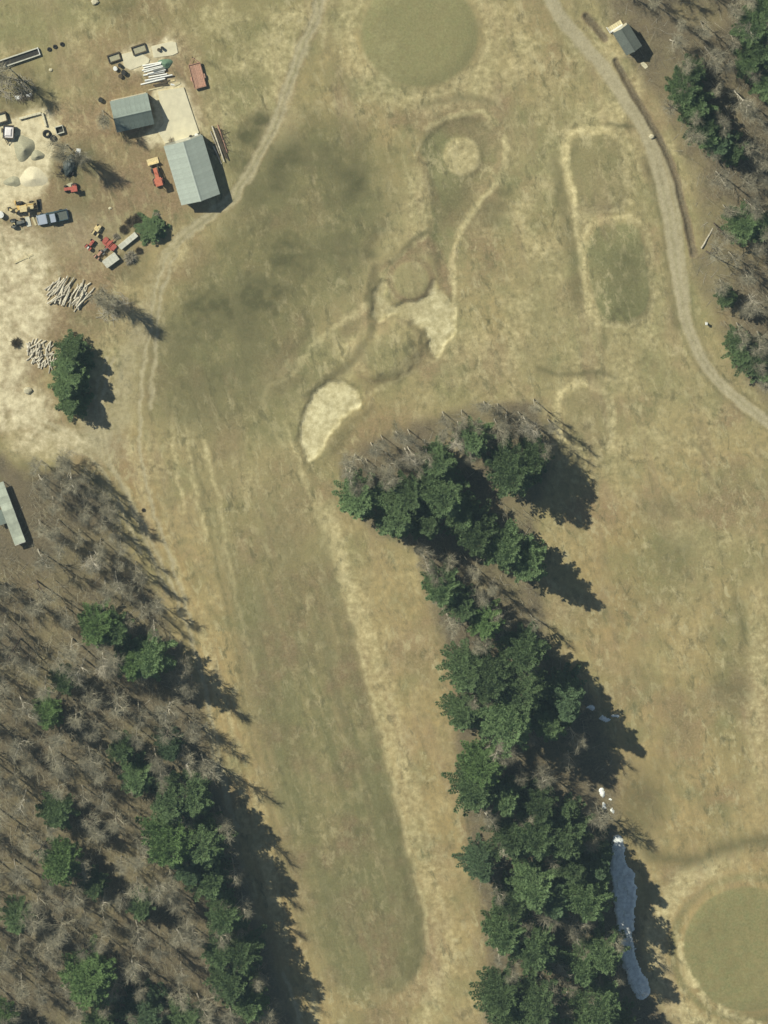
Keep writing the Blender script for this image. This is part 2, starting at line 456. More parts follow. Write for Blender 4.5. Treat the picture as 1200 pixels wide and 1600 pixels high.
cut(['gold', 'pale', 'track'], soft(dd - 5, 6), 0.9)
put('brown', soft(dd - 6, 6), 1.0)
put('dark', soft(dd - 3, 5) * (0.6 + 0.4 * n_sml), 0.5)
wr = soft(sd_poly(QX, QY, WR), 120)
cut(['litter'], soft(sd_poly(QX, QY, WR), 26) * (1 - wr), 0.75)
put('litter', soft(dd - 5, 5) * (.7 + .5 * n_sml), 0.8)
x_i = np.searchsorted(xs_, 0)
for k in ALL:
    M[k] = np.clip(M[k], 0, 1)
far_w = np.clip((np.hypot(GX, GY) - 300) / 900, 0, 1)
Z = Z * (1 - far_w)


def gz(x, y):
    i = int(np.clip(np.searchsorted(xs_, x) - 1, 0, len(xs_) - 2))
    j = int(np.clip(np.searchsorted(ys_, y) - 1, 0, len(ys_) - 2))
    fx = (x - xs_[i]) / (xs_[i + 1] - xs_[i])
    fy = (y - ys_[j]) / (ys_[j + 1] - ys_[j])
    return float((Z[j, i] * (1 - fx) + Z[j, i + 1] * fx) * (1 - fy) + (Z[j + 1, i] * (1 - fx) + Z[j + 1, i + 1] * fx) * fy)


def G(px, py):
    p = P(px, py)
    p.z = gz(p.x, p.y)
    return p


# ------------------------------------------------------------------ materials
def nodes_of(name):
    m = bpy.data.materials.new(name)
    m.use_nodes = True
    n = m.node_tree
    return m, n, n.nodes['Principled BSDF']


def srgb(r, g, b):
    f = lambda c: (c / 255 / 12.92) if c / 255 < 0.04045 else ((c / 255 + 0.055) / 1.055) ** 2.4
    return (f(r), f(g), f(b), 1)


MATS = {}


def mat(name, col, rough=0.7, metal=0.0, scale=3.0, amt=0.25, bump=0.0, vary=0.0, stretch=None):
    if name in MATS:
        return MATS[name]
    m, n, p = nodes_of(name)
    tc = n.nodes.new('ShaderNodeTexCoord')
    mp = n.nodes.new('ShaderNodeMapping')
    n.links.new(tc.outputs['Object'], mp.inputs[0])
    if stretch:
        mp.inputs['Scale'].default_value = stretch
    nz = n.nodes.new('ShaderNodeTexNoise')
    nz.inputs['Scale'].default_value = scale
    nz.inputs['Detail'].default_value = 6
    nz.inputs['Roughness'].default_value = 0.65
    n.links.new(mp.outputs[0], nz.inputs['Vector'])
    rp = n.nodes.new('ShaderNodeMapRange')
    rp.inputs['From Min'].default_value = 0.3
    rp.inputs['From Max'].default_value = 0.7
    rp.inputs['To Min'].default_value = 1 - amt
    rp.inputs['To Max'].default_value = 1 + amt
    n.links.new(nz.outputs[0], rp.inputs[0])
    src = rp.outputs[0]
    if vary:
        oi = n.nodes.new('ShaderNodeObjectInfo')
        r2 = n.nodes.new('ShaderNodeMapRange')
        r2.inputs['To Min'].default_value = 1 - vary
        r2.inputs['To Max'].default_value = 1 + vary
        n.links.new(oi.outputs['Random'], r2.inputs[0])
        mu = n.nodes.new('ShaderNodeMath')
        mu.operation = 'MULTIPLY'
        n.links.new(src, mu.inputs[0])
        n.links.new(r2.outputs[0], mu.inputs[1])
        src = mu.outputs[0]
    vm = n.nodes.new('ShaderNodeVectorMath')
    vm.operation = 'SCALE'
    vm.inputs[0].default_value = col[:3]
    n.links.new(src, vm.inputs['Scale'])
    n.links.new(vm.outputs[0], p.inputs['Base Color'])
    p.inputs['Roughness'].default_value = rough
    p.inputs['Metallic'].default_value = metal
    if bump:
        bp = n.nodes.new('ShaderNodeBump')
        bp.inputs['Strength'].default_value = bump
        bp.inputs['Distance'].default_value = 0.05
        n.links.new(nz.outputs[0], bp.inputs['Height'])
        n.links.new(bp.outputs[0], p.inputs['Normal'])
    MATS[name] = m
    return m


def ground_material():
    m, n, p = nodes_of('grass_and_soil')
    L = n.links.new
    N = n.nodes.new
    geo = N('ShaderNodeNewGeometry')

    def noise(scale, detail=5, rough=0.6, vec=None, dist=0.0):
        t = N('ShaderNodeTexNoise')
        t.inputs['Scale'].default_value = scale
        t.inputs['Detail'].default_value = detail
        t.inputs['Roughness'].default_value = rough
        t.inputs['Distortion'].default_value = dist
        L(vec or geo.outputs['Position'], t.inputs['Vector'])
        return t.outputs[0]

    def rng(src, a, b, c, d):
        r = N('ShaderNodeMapRange')
        for i, v in enumerate((a, b, c, d)):
            r.inputs[i + 1].default_value = v
        L(src, r.inputs[0])
        return r.outputs[0]

    def mix(fac, a, b, mode='MIX'):
        x = N('ShaderNodeMix')
        x.data_type = 'RGBA'
        x.blend_type = mode
        for v, s in ((fac, x.inputs[0]), (a, x.inputs[6]), (b, x.inputs[7])):
            if isinstance(v, (tuple, float, int)):
                s.default_value = v
            else:
                L(v, s)
        return x.outputs[2]

    rot = N('ShaderNodeMapping')
    rot.vector_type = 'TEXTURE'
    rot.inputs['Rotation'].default_value = (0, 0, math.radians(-76))
    rot.inputs['Scale'].default_value = (5, 1, 1)
    L(geo.outputs['Position'], rot.inputs[0])
    rot2 = N('ShaderNodeMapping')
    rot2.vector_type = 'TEXTURE'
    rot2.inputs['Rotation'].default_value = (0, 0, math.radians(-76))
    rot2.inputs['Scale'].default_value = (1.8, 1, 1)
    L(geo.outputs['Position'], rot2.inputs[0])
    n_f = noise(2.6, 7, 0.72)
    n_t = noise(0.9, 6, 0.65)
    n_l = noise(0.22, 5, 0.6)
    n_s = noise(0.7, 6, 0.65, rot.outputs[0])
    n_hi = noise(6.5, 4, 0.7)
    at = {}
    for i, a in enumerate(('mask_a', 'mask_b', 'mask_c')):
        nd = N('ShaderNodeAttribute')
        nd.attribute_name = a
        sp = N('ShaderNodeSeparateColor')
        L(nd.outputs['Color'], sp.inputs[0])
        smooth_out = nd.outputs['Alpha']
        for j, k in enumerate(ALL[i * 3:i * 3 + 3]):
            at[k] = sp.outputs[j]

    def edge(k, amt=0.55, nz=None, lo=0.3, hi=0.75):
        # break the mask up with noise so that edges are ragged at tuft size
        a = N('ShaderNodeMath')
        a.operation = 'MULTIPLY_ADD'
        L(rng(nz or n_t, 0.3, 0.7, -0.5, 0.5), a.inputs[0])
        L(rng(at[k], 0.0, 0.25, 0.0, amt), a.inputs[1])
        L(at[k], a.inputs[2])
        return rng(a.outputs[0], 0.0, 1.0, 0.0, 1.0)

    straw = mix(rng(n_t, 0.3, 0.7, 0, 1), srgb(146, 133, 90), srgb(170, 154, 108))
    straw = mix(rng(n_s, 0.38, 0.66, 0, .5), straw, srgb(150, 135, 92))
    straw = mix(rng(n_l, 0.4, 0.7, 0, .5), straw, srgb(156, 146, 98))
    c = straw
    rough_ = N('ShaderNodeMath')
    rough_.operation = 'SUBTRACT'
    rough_.inputs[0].default_value = 1.0
    L(smooth_out, rough_.inputs[1])

    patchy = N('ShaderNodeMath')
    patchy.operation = 'MULTIPLY'
    L(rough_.outputs[0], patchy.inputs[0])
    L(rng(noise(0.09, 4, 0.6), .38, .62, .45, 1.35), patchy.inputs[1])

    def fleck(src, a, b, top):
        q = N('ShaderNodeMath')
        q.operation = 'MULTIPLY'
        L(rng(src, a, b, 0, top), q.inputs[0])
        L(patchy.outputs[0], q.inputs[1])
        return q.outputs[0]

    c = mix(fleck(noise(0.55, 7, 0.72), .53, .64, .6), c, srgb(120, 112, 76))
    c = mix(fleck(noise(0.42, 6, 0.7, rot.outputs[0]), .54, .68, .5), c, srgb(110, 110, 70))
    c = mix(fleck(noise(1.05, 7, 0.75, None, 0.6), .54, .68, .5), c, srgb(182, 164, 116))
    c = mix(fleck(noise(1.7, 6, 0.75, rot.outputs[0]), .56, .68, .45), c, srgb(98, 92, 60))
    c = mix(edge('gold'), c, mix(rng(n_s, 0.35, 0.65, 0, 1), srgb(148, 125, 78), srgb(176, 151, 98)))
    c = mix(edge('green'), c, mix(rng(n_f, 0.3, 0.7, 0, 1), srgb(108, 108, 68), srgb(138, 135, 90)))
    c = mix(edge('brown'), c, mix(rng(n_f, 0.3, 0.7, 0, 1), srgb(118, 96, 66), srgb(156, 132, 98)))
    c = mix(edge('pale', .7), c, mix(rng(n_t, 0.3, 0.7, 0, 1), srgb(176, 160, 112), srgb(204, 188, 138)))
    c = mix(fleck(noise(0.62, 6, 0.72, rot2.outputs[0], 0.4), .52, .62, .6), c, srgb(182, 168, 124))
    c = mix(fleck(noise(0.55, 6, 0.72, rot2.outputs[0], 0.4), .53, .64, .6), c, srgb(102, 97, 66))
    hv = noise(0.12, 4, 0.6)
    c = mix(fleck(hv, .52, .66, .35), c, srgb(122, 122, 80))
    c = mix(fleck(noise(0.16, 4, 0.6, rot.outputs[0]), .54, .68, .35), c, srgb(150, 126, 94))
    c = mix(edge('dark', .6), c, mix(rng(n_t, 0.3, 0.7, 0, 1), srgb(78, 76, 50), srgb(104, 100, 66)))
    lit = mix(rng(n_f, 0.32, 0.68, 0, 1), srgb(78, 70, 54), srgb(120, 108, 84))
    lit = mix(rng(n_l, 0.45, 0.65, 0, .7), lit, srgb(116, 102, 78))
    lit = mix(rng(n_hi, 0.52, 0.7, 0, .6), lit, srgb(142, 132, 108))
    c = mix(edge('litter', .4), c, lit)
    c = mix(edge('track', .4), c, mix(rng(n_f, 0.3, 0.7, 0, 1), srgb(160, 148, 116), srgb(176, 164, 130)))
    c = mix(edge('dirt', .5), c, mix(rng(n_t, 0.3, 0.7, 0, 1), srgb(196, 180, 140), srgb(218, 204, 166)))
    c = mix(edge('sand', .3), c, mix(rng(n_t, 0.3, 0.7, 0, 1), srgb(186, 172, 124), srgb(214, 202, 158)))
    # tuft-scale grain
    g = N('ShaderNodeMath')
    g.operation = 'MULTIPLY'
    L(rng(n_t, 0.3, 0.7, 0.9, 1.1), g.inputs[0])
    L(rng(n_hi, 0.25, 0.75, 0.94, 1.06), g.inputs[1])
    sc = N('ShaderNodeVectorMath')
    sc.operation = 'SCALE'
    L(c, sc.inputs[0])
    L(g.outputs[0], sc.inputs['Scale'])
    tint = N('ShaderNodeVectorMath')
    tint.operation = 'MULTIPLY'
    tint.inputs[1].default_value = (0.965, 0.985, 0.95)
    L(sc.outputs[0], tint.inputs[0])
    fg = N('ShaderNodeVectorMath')
    fg.operation = 'SCALE'
    L(tint.outputs[0], fg.inputs[0])
    L(rng(n_f, 0.25, 0.75, 0.93, 1.07), fg.inputs['Scale'])
    hs = N('ShaderNodeHueSaturation')
    hs.inputs['Saturation'].default_value = 0.92
    L(fg.outputs[0], hs.inputs['Color'])
    L(hs.outputs[0], p.inputs['Base Color'])
    p.inputs['Roughness'].default_value = 0.95
    p.inputs['Specular IOR Level'].default_value = 0.1
    bp = N('ShaderNodeBump')
    bp.inputs['Strength'].default_value = 0.6
    bp.inputs['Distance'].default_value = 0.12
    L(n_f, bp.inputs['Height'])
    L(bp.outputs[0], p.inputs['Normal'])
    return m


GM = ground_material()

ny, nx = GX.shape
fz = np.minimum.reduce([ZONE[:-1, :-1], ZONE[1:, :-1], ZONE[:-1, 1:], ZONE[1:, 1:]])
idx = np.arange(ny * nx).reshape(ny, nx)
quads = np.stack([idx[:-1, :-1], idx[:-1, 1:], idx[1:, 1:], idx[1:, :-1]], -1).reshape(-1, 4)
fzf = fz.reshape(-1)
VERT = np.stack([GX, GY, Z], -1).reshape(-1, 3)
ZINFO = {
    'ground': ('ground', 'dry tan rough grass covering the open golf course'),
    'fairway': ('fairway', 'long green-brown mown fairway between the two lines of trees'),
    'putting_green_top': ('putting_green', 'smooth green putting green cut by the top edge of the photo'),
    'putting_green_lower': ('putting_green', 'round putting green with pale collar at the lower right'),
    'tee_brown': ('tee_ground', 'brownish squared tee ground with pale edges, uppermost beside the gravel track'),
    'tee_green': ('tee_ground', 'greenest rounded tee ground beside the gravel track'),
    'tee_small': ('tee_ground', 'small tee ground with pale rim above the wooded belt'),
    'bunker_upper': ('sand_bunker', 'curved pale sand bunker below the small round mound'),
    'bunker_lower': ('sand_bunker', 'sand bunker tapering to a point above the fairway'),
    'yard': ('yard', 'worn bare earth work yard around the grey sheds'),
    'farm_track': ('dirt_track', 'narrow dirt track curving past the large grey shed'),
    'gravel_track': ('gravel_track', 'pale gravel track running down the right side along the woods'),
    'woodland_left': ('woodland_floor', 'brown leaf litter under the bare wood at lower left'),
    'woodland_right': ('woodland_floor', 'brown leaf litter under the wood at upper right'),
    'woodland_middle': ('woodland_floor', 'brown needle litter under the central tree belt'),
}
for zi, zn in enumerate(ZN):
    f = quads[fzf == zi]
    if not len(f):
        continue
    u, inv = np.unique(f, return_inverse=True)
    me = bpy.data.meshes.new(zn)
    me.vertices.add(len(u))
    me.vertices.foreach_set('co', VERT[u].astype(np.float32).ravel())
    me.loops.add(len(f) * 4)
    me.loops.foreach_set('vertex_index', inv.reshape(-1).astype(np.int32))
    me.polygons.add(len(f))
    me.polygons.foreach_set('loop_start', np.arange(0, len(f) * 4, 4, dtype=np.int32))
    me.polygons.foreach_set('use_smooth', np.ones(len(f), bool))
    me.update(calc_edges=True)
    for i, a in enumerate(('mask_a', 'mask_b', 'mask_c')):
        ca_ = me.attributes.new(a, 'FLOAT_COLOR', 'POINT')
        cv = np.stack([M[k].reshape(-1)[u] for k in ALL[i * 3:i * 3 + 3]] + [SMOOTH.reshape(-1)[u]], -1)
        ca_.data.foreach_set('color', cv.astype(np.float32).ravel())
    me.materials.append(GM)
    o = bpy.data.objects.new(ZINFO[zn][0], me)
    COL.objects.link(o)
    o['kind'] = 'structure'
    o['label'] = ZINFO[zn][1]
    o['category'] = ZINFO[zn][0].replace('_', ' ')


# ------------------------------------------------------------------ mesh helpers
class MB:
    def __init__(self):
        self.v = []
        self.f = []

    def box(self, c, s, rz=0.0, ry=0.0, rx=0.0, taper=(1, 1)):
        m = Matrix.Rotation(rz, 3, 'Z') @ Matrix.Rotation(ry, 3, 'Y') @ Matrix.Rotation(rx, 3, 'X')
        b = len(self.v)
        for z in (-.5, .5):
            tx, ty = (taper if z > 0 else (1, 1))
            for x, y in ((-.5, -.5), (.5, -.5), (.5, .5), (-.5, .5)):
                self.v.append(Vector(c) + m @ Vector((x * s[0] * tx, y * s[1] * ty, z * s[2])))
        for q in ((0, 3, 2, 1), (4, 5, 6, 7), (0, 1, 5, 4), (1, 2, 6, 5), (2, 3, 7, 6), (3, 0, 4, 7)):
            self.f.append(tuple(b + i for i in q))
        return self

    def tube(self, p0, p1, r0, r1=None, n=8, cap=True):
        r1 = r0 if r1 is None else r1
        p0, p1 = Vector(p0), Vector(p1)
        d = (p1 - p0).normalized()
        a = d.orthogonal().normalized()
        c = d.cross(a)
        b = len(self.v)
        for p, r in ((p0, r0), (p1, r1)):
            for i in range(n):
                t = 2 * math.pi * i / n
                self.v.append(p + a * (r * math.cos(t)) + c * (r * math.sin(t)))
        for i in range(n):
            j = (i + 1) % n
            self.f.append((b + i, b + j, b + n + j, b + n + i))
        if cap:
            self.f.append(tuple(b + i for i in range(n))[::-1])
            self.f.append(tuple(b + n + i for i in range(n)))
        return self

    def prism(self, pts, y0, y1):
        """outline in the x-z plane, extruded along y"""
        b = len(self.v)
        n = len(pts)
        for y in (y0, y1):
            for x, z in pts:
                self.v.append(Vector((x, y, z)))
        self.f.append(tuple(b + i for i in range(n)))
        self.f.append(tuple(b + n + i for i in range(n))[::-1])
        for i in range(n):
            j = (i + 1) % n
            self.f.append((b + j, b + i, b + n + i, b + n + j))
        return self

    def slab(self, pts, z0, z1):
        b = len(self.v)
        n = len(pts)
        for z in (z0, z1):
            for x, y in pts:
                self.v.append(Vector((x, y, z)))
        self.f.append(tuple(b + i for i in range(n))[::-1])
        self.f.append(tuple(b + n + i for i in range(n)))
        for i in range(n):
            j = (i + 1) % n
            self.f.append((b + i, b + j, b + n + j, b + n + i))
        return self

    def torus(self, c, axis, R, r, n=16, k=6):
        axis = Vector(axis).normalized()
        a = axis.orthogonal().normalized()
        d = axis.cross(a)
        b = len(self.v)
        for i in range(n):
            t = 2 * math.pi * i / n
            rad = a * math.cos(t) + d * math.sin(t)
            for j in range(k):
                s = 2 * math.pi * j / k
                self.v.append(Vector(c) + rad * (R + r * math.cos(s)) + axis * (r * 1.3 * math.sin(s)))
        for i in range(n):
            for j in range(k):
                i2, j2 = (i + 1) % n, (j + 1) % k
                self.f.append((b + i * k + j, b + i2 * k + j, b + i2 * k + j2, b + i * k + j2))
        return self

    def mesh(self, name, m, bevel=0.0, smooth=False):
        me = bpy.data.meshes.new(name)
        me.from_pydata([tuple(v) for v in self.v], [], self.f)
        me.update()
        if bevel:
            bm = bmesh.new()
            bm.from_mesh(me)
            bmesh.ops.bevel(bm, geom=[e for e in bm.edges if len(e.link_faces) == 2 and e.calc_face_angle(0) > 0.5], offset=bevel, segments=2, affect='EDGES', clamp_overlap=True)
            bm.to_mesh(me)
            bm.free()
        if smooth:
            me.polygons.foreach_set('use_smooth', np.ones(len(me.polygons), bool))
        if m:
            me.materials.append(m)
        return me

    def build(self, name, m, parent=None, bevel=0.0, smooth=False):
        o = bpy.data.objects.new(name, self.mesh(name, m, bevel, smooth))
        COL.objects.link(o)
        o.parent = parent
        return o


def tag(o, label, cat, group=None, kind=None):
    o['label'] = label
    o['category'] = cat
    if group:
        o['group'] = group
    if kind:
        o['kind'] = kind
    return o


def thing(name, loc, rz, label, cat, group=None):
    o = bpy.data.objects.new(name, None)
    o.empty_display_size = 0.3
    COL.objects.link(o)
    o.location = loc
    o.rotation_euler = (0, 0, rz)
    return tag(o, label, cat, group)


def part(name, me, parent):
    o = bpy.data.objects.new(name, me)
    COL.objects.link(o)
    o.parent = parent
    return o


# ------------------------------------------------------------------ material library
m_roof = mat('roof_metal_pale', srgb(172, 180, 165), 0.55, 0.15, 1.2, 0.10, vary=0.05)
m_roof2 = mat('roof_metal_grey', srgb(124, 134, 122), 0.55, 0.15, 1.0, 0.14, vary=0.06)
m_roof3 = mat('roof_shingle_dark', srgb(98, 104, 94), 0.8, 0.0, 2.5, 0.2, vary=0.08)
m_roofs = mat('roof_sheet_weathered', srgb(168, 174, 154), 0.6, 0.1, 0.7, 0.25, vary=0.16)
m_wall = mat('siding_cream', srgb(196, 188, 160), 0.8, 0, 2, 0.12)
m_wallg = mat('siding_grey', srgb(150, 150, 134), 0.8, 0, 2, 0.12)
m_wood = mat('timber_pale', srgb(204, 192, 150), 0.85, 0, 4, 0.2, 0.2, 0.12)
m_woodd = mat('timber_dark', srgb(82, 72, 54), 0.9, 0, 4, 0.25, 0.2, 0.12)
m_log = mat('log_weathered', srgb(186, 178, 156), 0.9, 0, 2.5, 0.4, 0.4, 0.28)
m_logend = mat('log_end', srgb(206, 182, 134), 0.9, 0, 9, 0.2)
m_conc = mat('concrete_pale', srgb(206, 198, 166), 0.9, 0, 0.8, 0.12, 0.1)
m_grav = mat('gravel_grey', srgb(160, 156, 128), 0.95, 0, 4, 0.2, 0.4)
m_sandp = mat('sand_pale', srgb(212, 202, 168), 0.95, 0, 3, 0.12, 0.3)
m_white = mat('white_paint', srgb(222, 222, 212), 0.5, 0, 3, 0.08, 0, 0.06)
m_whited = mat('white_weathered', srgb(196, 194, 174), 0.75, 0, 2, 0.2, 0, 0.1)
m_tarp = mat('green_tarp', srgb(96, 122, 96), 0.7, 0, 4, 0.3, 0.4)
m_red = mat('red_paint', srgb(172, 92, 76), 0.6, 0, 4, 0.25, 0, 0.1)
m_orange = mat('orange_paint', srgb(192, 112, 84), 0.55, 0, 4, 0.2)
m_rust = mat('rusty_red', srgb(176, 136, 112), 0.8, 0.0, 3, 0.25, 0.2, 0.1)
m_creamp = mat('cream_paint', srgb(206, 188, 138), 0.6, 0, 4, 0.25)
m_yel = mat('faded_yellow', srgb(196, 164, 92), 0.65, 0, 3, 0.3)
m_steel = mat('steel_dark', srgb(60, 58, 52), 0.6, 0.4, 4, 0.3)
m_steelg = mat('steel_grey', srgb(132, 134, 124), 0.5, 0.4, 4, 0.25)
m_tyre = mat('tyre_rubber', srgb(38, 36, 33), 0.9, 0, 6, 0.2)
m_silver = mat('silver_paint', srgb(188, 196, 204), 0.35, 0.35, 2, 0.05)
m_teal = mat('blue_grey_paint', srgb(74, 96, 104), 0.35, 0.3, 2, 0.08)
m_glass = mat('dark_glass', srgb(28, 38, 40), 0.08, 0, 2, 0.05)
m_bed = mat('bed_liner', srgb(92, 98, 90), 0.8, 0, 6, 0.2)
m_lampw = mat('lamp_lens', srgb(210, 210, 200), 0.2)
m_lampr = mat('tail_lens', srgb(150, 30, 24), 0.3)
m_snow = mat('snow', srgb(236, 238, 228), 0.85, 0, 1.6, 0.25, 0.8)
m_rock = mat('field_stone', srgb(190, 182, 150), 0.9, 0, 3, 0.25, 0.4, 0.15)
m_bark = mat('bark_grey', srgb(168, 160, 138), 0.95, 0, 4, 0.25, 0.3, 0.22)
m_barkp = mat('bark_pale', srgb(202, 194, 172), 0.9, 0, 2.5, 0.22, 0.2, 0.10)
m_barkd = mat('bark_dark', srgb(84, 72, 58), 0.95, 0, 4, 0.25, 0.3, 0.15)
m_twig = mat('twig_brown', srgb(146, 140, 116), 0.95, 0, 1, 0.25, 0, 0.22)


def needle_mat(name, col, vary):
    m = mat(name, col, 0.75, 0, 0.55, 0.38, 0, vary)
    n = m.node_tree
    p = n.nodes['Principled BSDF']
    p.inputs['Specular IOR Level'].default_value = 0.25
    tr = n.nodes.new('ShaderNodeBsdfTranslucent')
    mx = n.nodes.new('ShaderNodeMixShader')
    mx.inputs[0].default_value = 0.28
    src = p.inputs['Base Color'].links[0].from_socket
    n.links.new(src, tr.inputs['Color'])
    n.links.new(p.outputs[0], mx.inputs[1])
    n.links.new(tr.outputs[0], mx.inputs[2])
    n.links.new(mx.outputs[0], n.nodes['Material Output'].inputs[0])
    return m


m_pine = needle_mat('pine_needles', (0.148, 0.216, 0.088), 0.3)
m_pineb = needle_mat('pine_needles_bright', (0.155, 0.240, 0.080), 0.15)
m_spruce = needle_mat('spruce_needles', (0.125, 0.190, 0.090), 0.2)


# ------------------------------------------------------------------ the air between camera and ground
hz = MB().box((0, 0, 570), (5200, 5200, 1200)).build('haze', None)
hm = bpy.data.materials.new('air_haze')
hm.use_nodes = True
hn = hm.node_tree
hn.nodes.remove(hn.nodes['Principled BSDF'])
pv = hn.nodes.new('ShaderNodeVolumePrincipled')
pv.inputs['Color'].default_value = (0.62, 0.88, 1.0, 1)
pv.inputs['Density'].default_value = 0.000046
hn.links.new(pv.outputs[0], hn.nodes['Material Output'].inputs['Volume'])
hz.data.materials.clear()
hz.data.materials.append(hm)
tag(hz, 'thin pale blue haze in the air over the whole course', 'haze', None, 'stuff')


# ------------------------------------------------------------------ tree meshes
def bare_tree_meshes(seed, h, spread, m_t, m_c, dens=1.0):
    r = random.Random(seed)
    T, C = MB(), MB()

    def rnd_dir(d, a):
        o = d.orthogonal().normalized()
        o = Matrix.Rotation(r.uniform(0, 6.283), 3, d) @ o
        return (d * math.cos(a) + o * math.sin(a)).normalized()

    def limb(mb, p, d, L, rad, depth):
        segs = (8, 4, 3, 1)[depth]
        sides = (8, 5, 4, 3)[depth]
        pts = [(p.copy(), rad)]
        q, dd = p.copy(), d.copy()
        for s in range(segs):
            wob = (0.05, 0.2, 0.28, 0.2)[depth]
            dd = (dd + Vector((r.uniform(-wob, wob), r.uniform(-wob, wob), r.uniform(-wob * .5, wob) + (0.0, 0.08, 0.06, 0.0)[depth]))).normalized()
            q = q + dd * (L / segs)
            pts.append((q.copy(), rad * (1 - 0.8 * (s + 1) / segs) + 0.004))
        for (a, ra), (b, rb) in zip(pts, pts[1:]):
            mb.tube(a, b, ra, rb, sides, False)
        if depth == 3:
            return
        n = (int(12 * dens) + 3, int(8 * dens), int(7 * dens))[depth]
        for k in range(n):
            t = r.uniform((0.28, 0.2, 0.1)[depth], 0.98) if depth else 0.28 + 0.7 * (k + r.random()) / n
            i = min(int(t * segs), segs - 1)
            f = t * segs - i
            a, ra = pts[i]
            b, rb = pts[i + 1]
            pos = a.lerp(b, f)
            rr = ra + (rb - ra) * f
            ax = (b - a).normalized()
            if depth == 0:
                L2 = h * spread * (1.15 - 0.75 * t) * r.uniform(.65, 1.1)
                nd = rnd_dir(ax, math.radians(r.uniform(35, 65) - 20 * t))
                limb(T, pos, nd, L2, max(rr * 0.6, 0.06), 1)
            elif depth == 1:
                limb(C, pos, rnd_dir(ax, math.radians(r.uniform(25, 55))), L * r.uniform(.3, .55) * (1.15 - .5 * t), max(rr * .6, 0.028), 2)
            else:
                limb(C, pos, rnd_dir(ax, math.radians(r.uniform(20, 55))), r.uniform(.6, 1.4), 0.014, 3)

    lean = Vector((r.uniform(-.06, .06), r.uniform(-.06, .06), 1)).normalized()
    limb(T, Vector((0, 0, -0.3)), lean, h, 0.008 * h + 0.04, 0)
    return T.mesh('trunk', m_t), C.mesh('crown', m_c)


def pine_meshes(seed, h, R, m_c, shape='pine'):
    r = random.Random(seed)
    T = MB()
    pts = []
    q = Vector((0, 0, -0.3))
    for i in range(7):
        pts.append((q.copy(), 0.022 * h * (1 - i / 7.2) + 0.02))
        q = q + Vector((r.uniform(-.08, .08), r.uniform(-.08, .08), h / 6.2))
    for (a, ra), (b, rb) in zip(pts, pts[1:]):
        T.tube(a, b, ra, rb, 7, False)
    V, Fc = [], []

    def blade(p, d, L, wd, nrm):
        s = d.cross(nrm)
        if s.length < 1e-3:
            s = d.orthogonal()
        s = s.normalized() * wd
        b = len(V)
        V.extend((p - s * .4, p + d * (L * .55) - s, p + d * L, p + d * (L * .55) + s))
        Fc.append((b, b + 1, b + 2, b + 3))

    def spray(p, d, n, size):
        for _ in range(n):
            dd = (d + Vector((r.gauss(0, .38), r.gauss(0, .38), r.gauss(0.12, .3)))).normalized()
            nr = Vector((r.gauss(-.3, .4), r.gauss(.25, .4), 1)).normalized()
            blade(p, dd, size * r.uniform(.7, 1.3), size * r.uniform(.10, .16), nr)

    t = 0.16 if shape == 'pine' else 0.05
    az = r.uniform(0, 6.28)
    lop = r.uniform(0, 6.28)
    while t < 0.985:
        if shape == 'pine':
            prof = min(1.0, 0.55 + t * 1.6) * (1 - t) ** 0.62 * 1.12
        else:
            prof = (1 - t) ** 0.85
        nb = 8 if t < .8 else 6
        for k in range(nb):
            az += 6.283 / nb + r.uniform(-.35, .35)
            if shape == 'pine' and r.random() < 0.10:
                continue
            L = R * prof * r.uniform(.55, 1.22) * (1 + .16 * math.cos(az - lop)) + 0.25
            up = r.uniform(-.05, .28) + .35 * t if shape == 'pine' else r.uniform(-.22, .05) + .3 * t
            d0 = Vector((math.cos(az), math.sin(az), up)).normalized()
            base = Vector((0, 0, t * h + r.uniform(-.2, .2)))
            T.tube(base, base + d0 * L * .9, 0.012 + 0.012 * L, 0.008, 3, False)
            s = 0.12 * L
            while s < L:
                sag = (0.10 if shape == 'pine' else -0.12) * (s / L) ** 2 * L * .5
                p = base + d0 * s + Vector((0, 0, sag))
                side = Vector((-d0.y, d0.x, 0)).normalized()
                for sg in (-1, 1):
                    sl_ = (0.22 + 0.5 * (L - s) * .5) * r.uniform(.7, 1.2) * (0.75 if L > 2 else 1)
                    sd_ = (d0 * .75 + side * sg * r.uniform(.6, 1.0) + Vector((0, 0, r.uniform(-.05, .25)))).normalized()
                    m = 0.0
                    while m < sl_:
                        spray(p + sd_ * m, sd_, 15, 0.36)
                        m += 0.32
                    spray(p + sd_ * sl_, sd_, 12, 0.4)
                s += r.uniform(.34, .5)
            spray(base + d0 * L, d0, 20, .45)
        t += r.uniform(.62, .95) / h if shape != 'pine' else r.uniform(.7, 1.15) / h
    spray(Vector((0, 0, h * .98)), Vector((0, 0, 1)), 8, .45)
    me = bpy.data.meshes.new('crown')
    me.from_pydata([tuple(v) for v in V], [], Fc)
    me.update()
    me.materials.append(m_c)
    return T.mesh('trunk', m_barkd), me


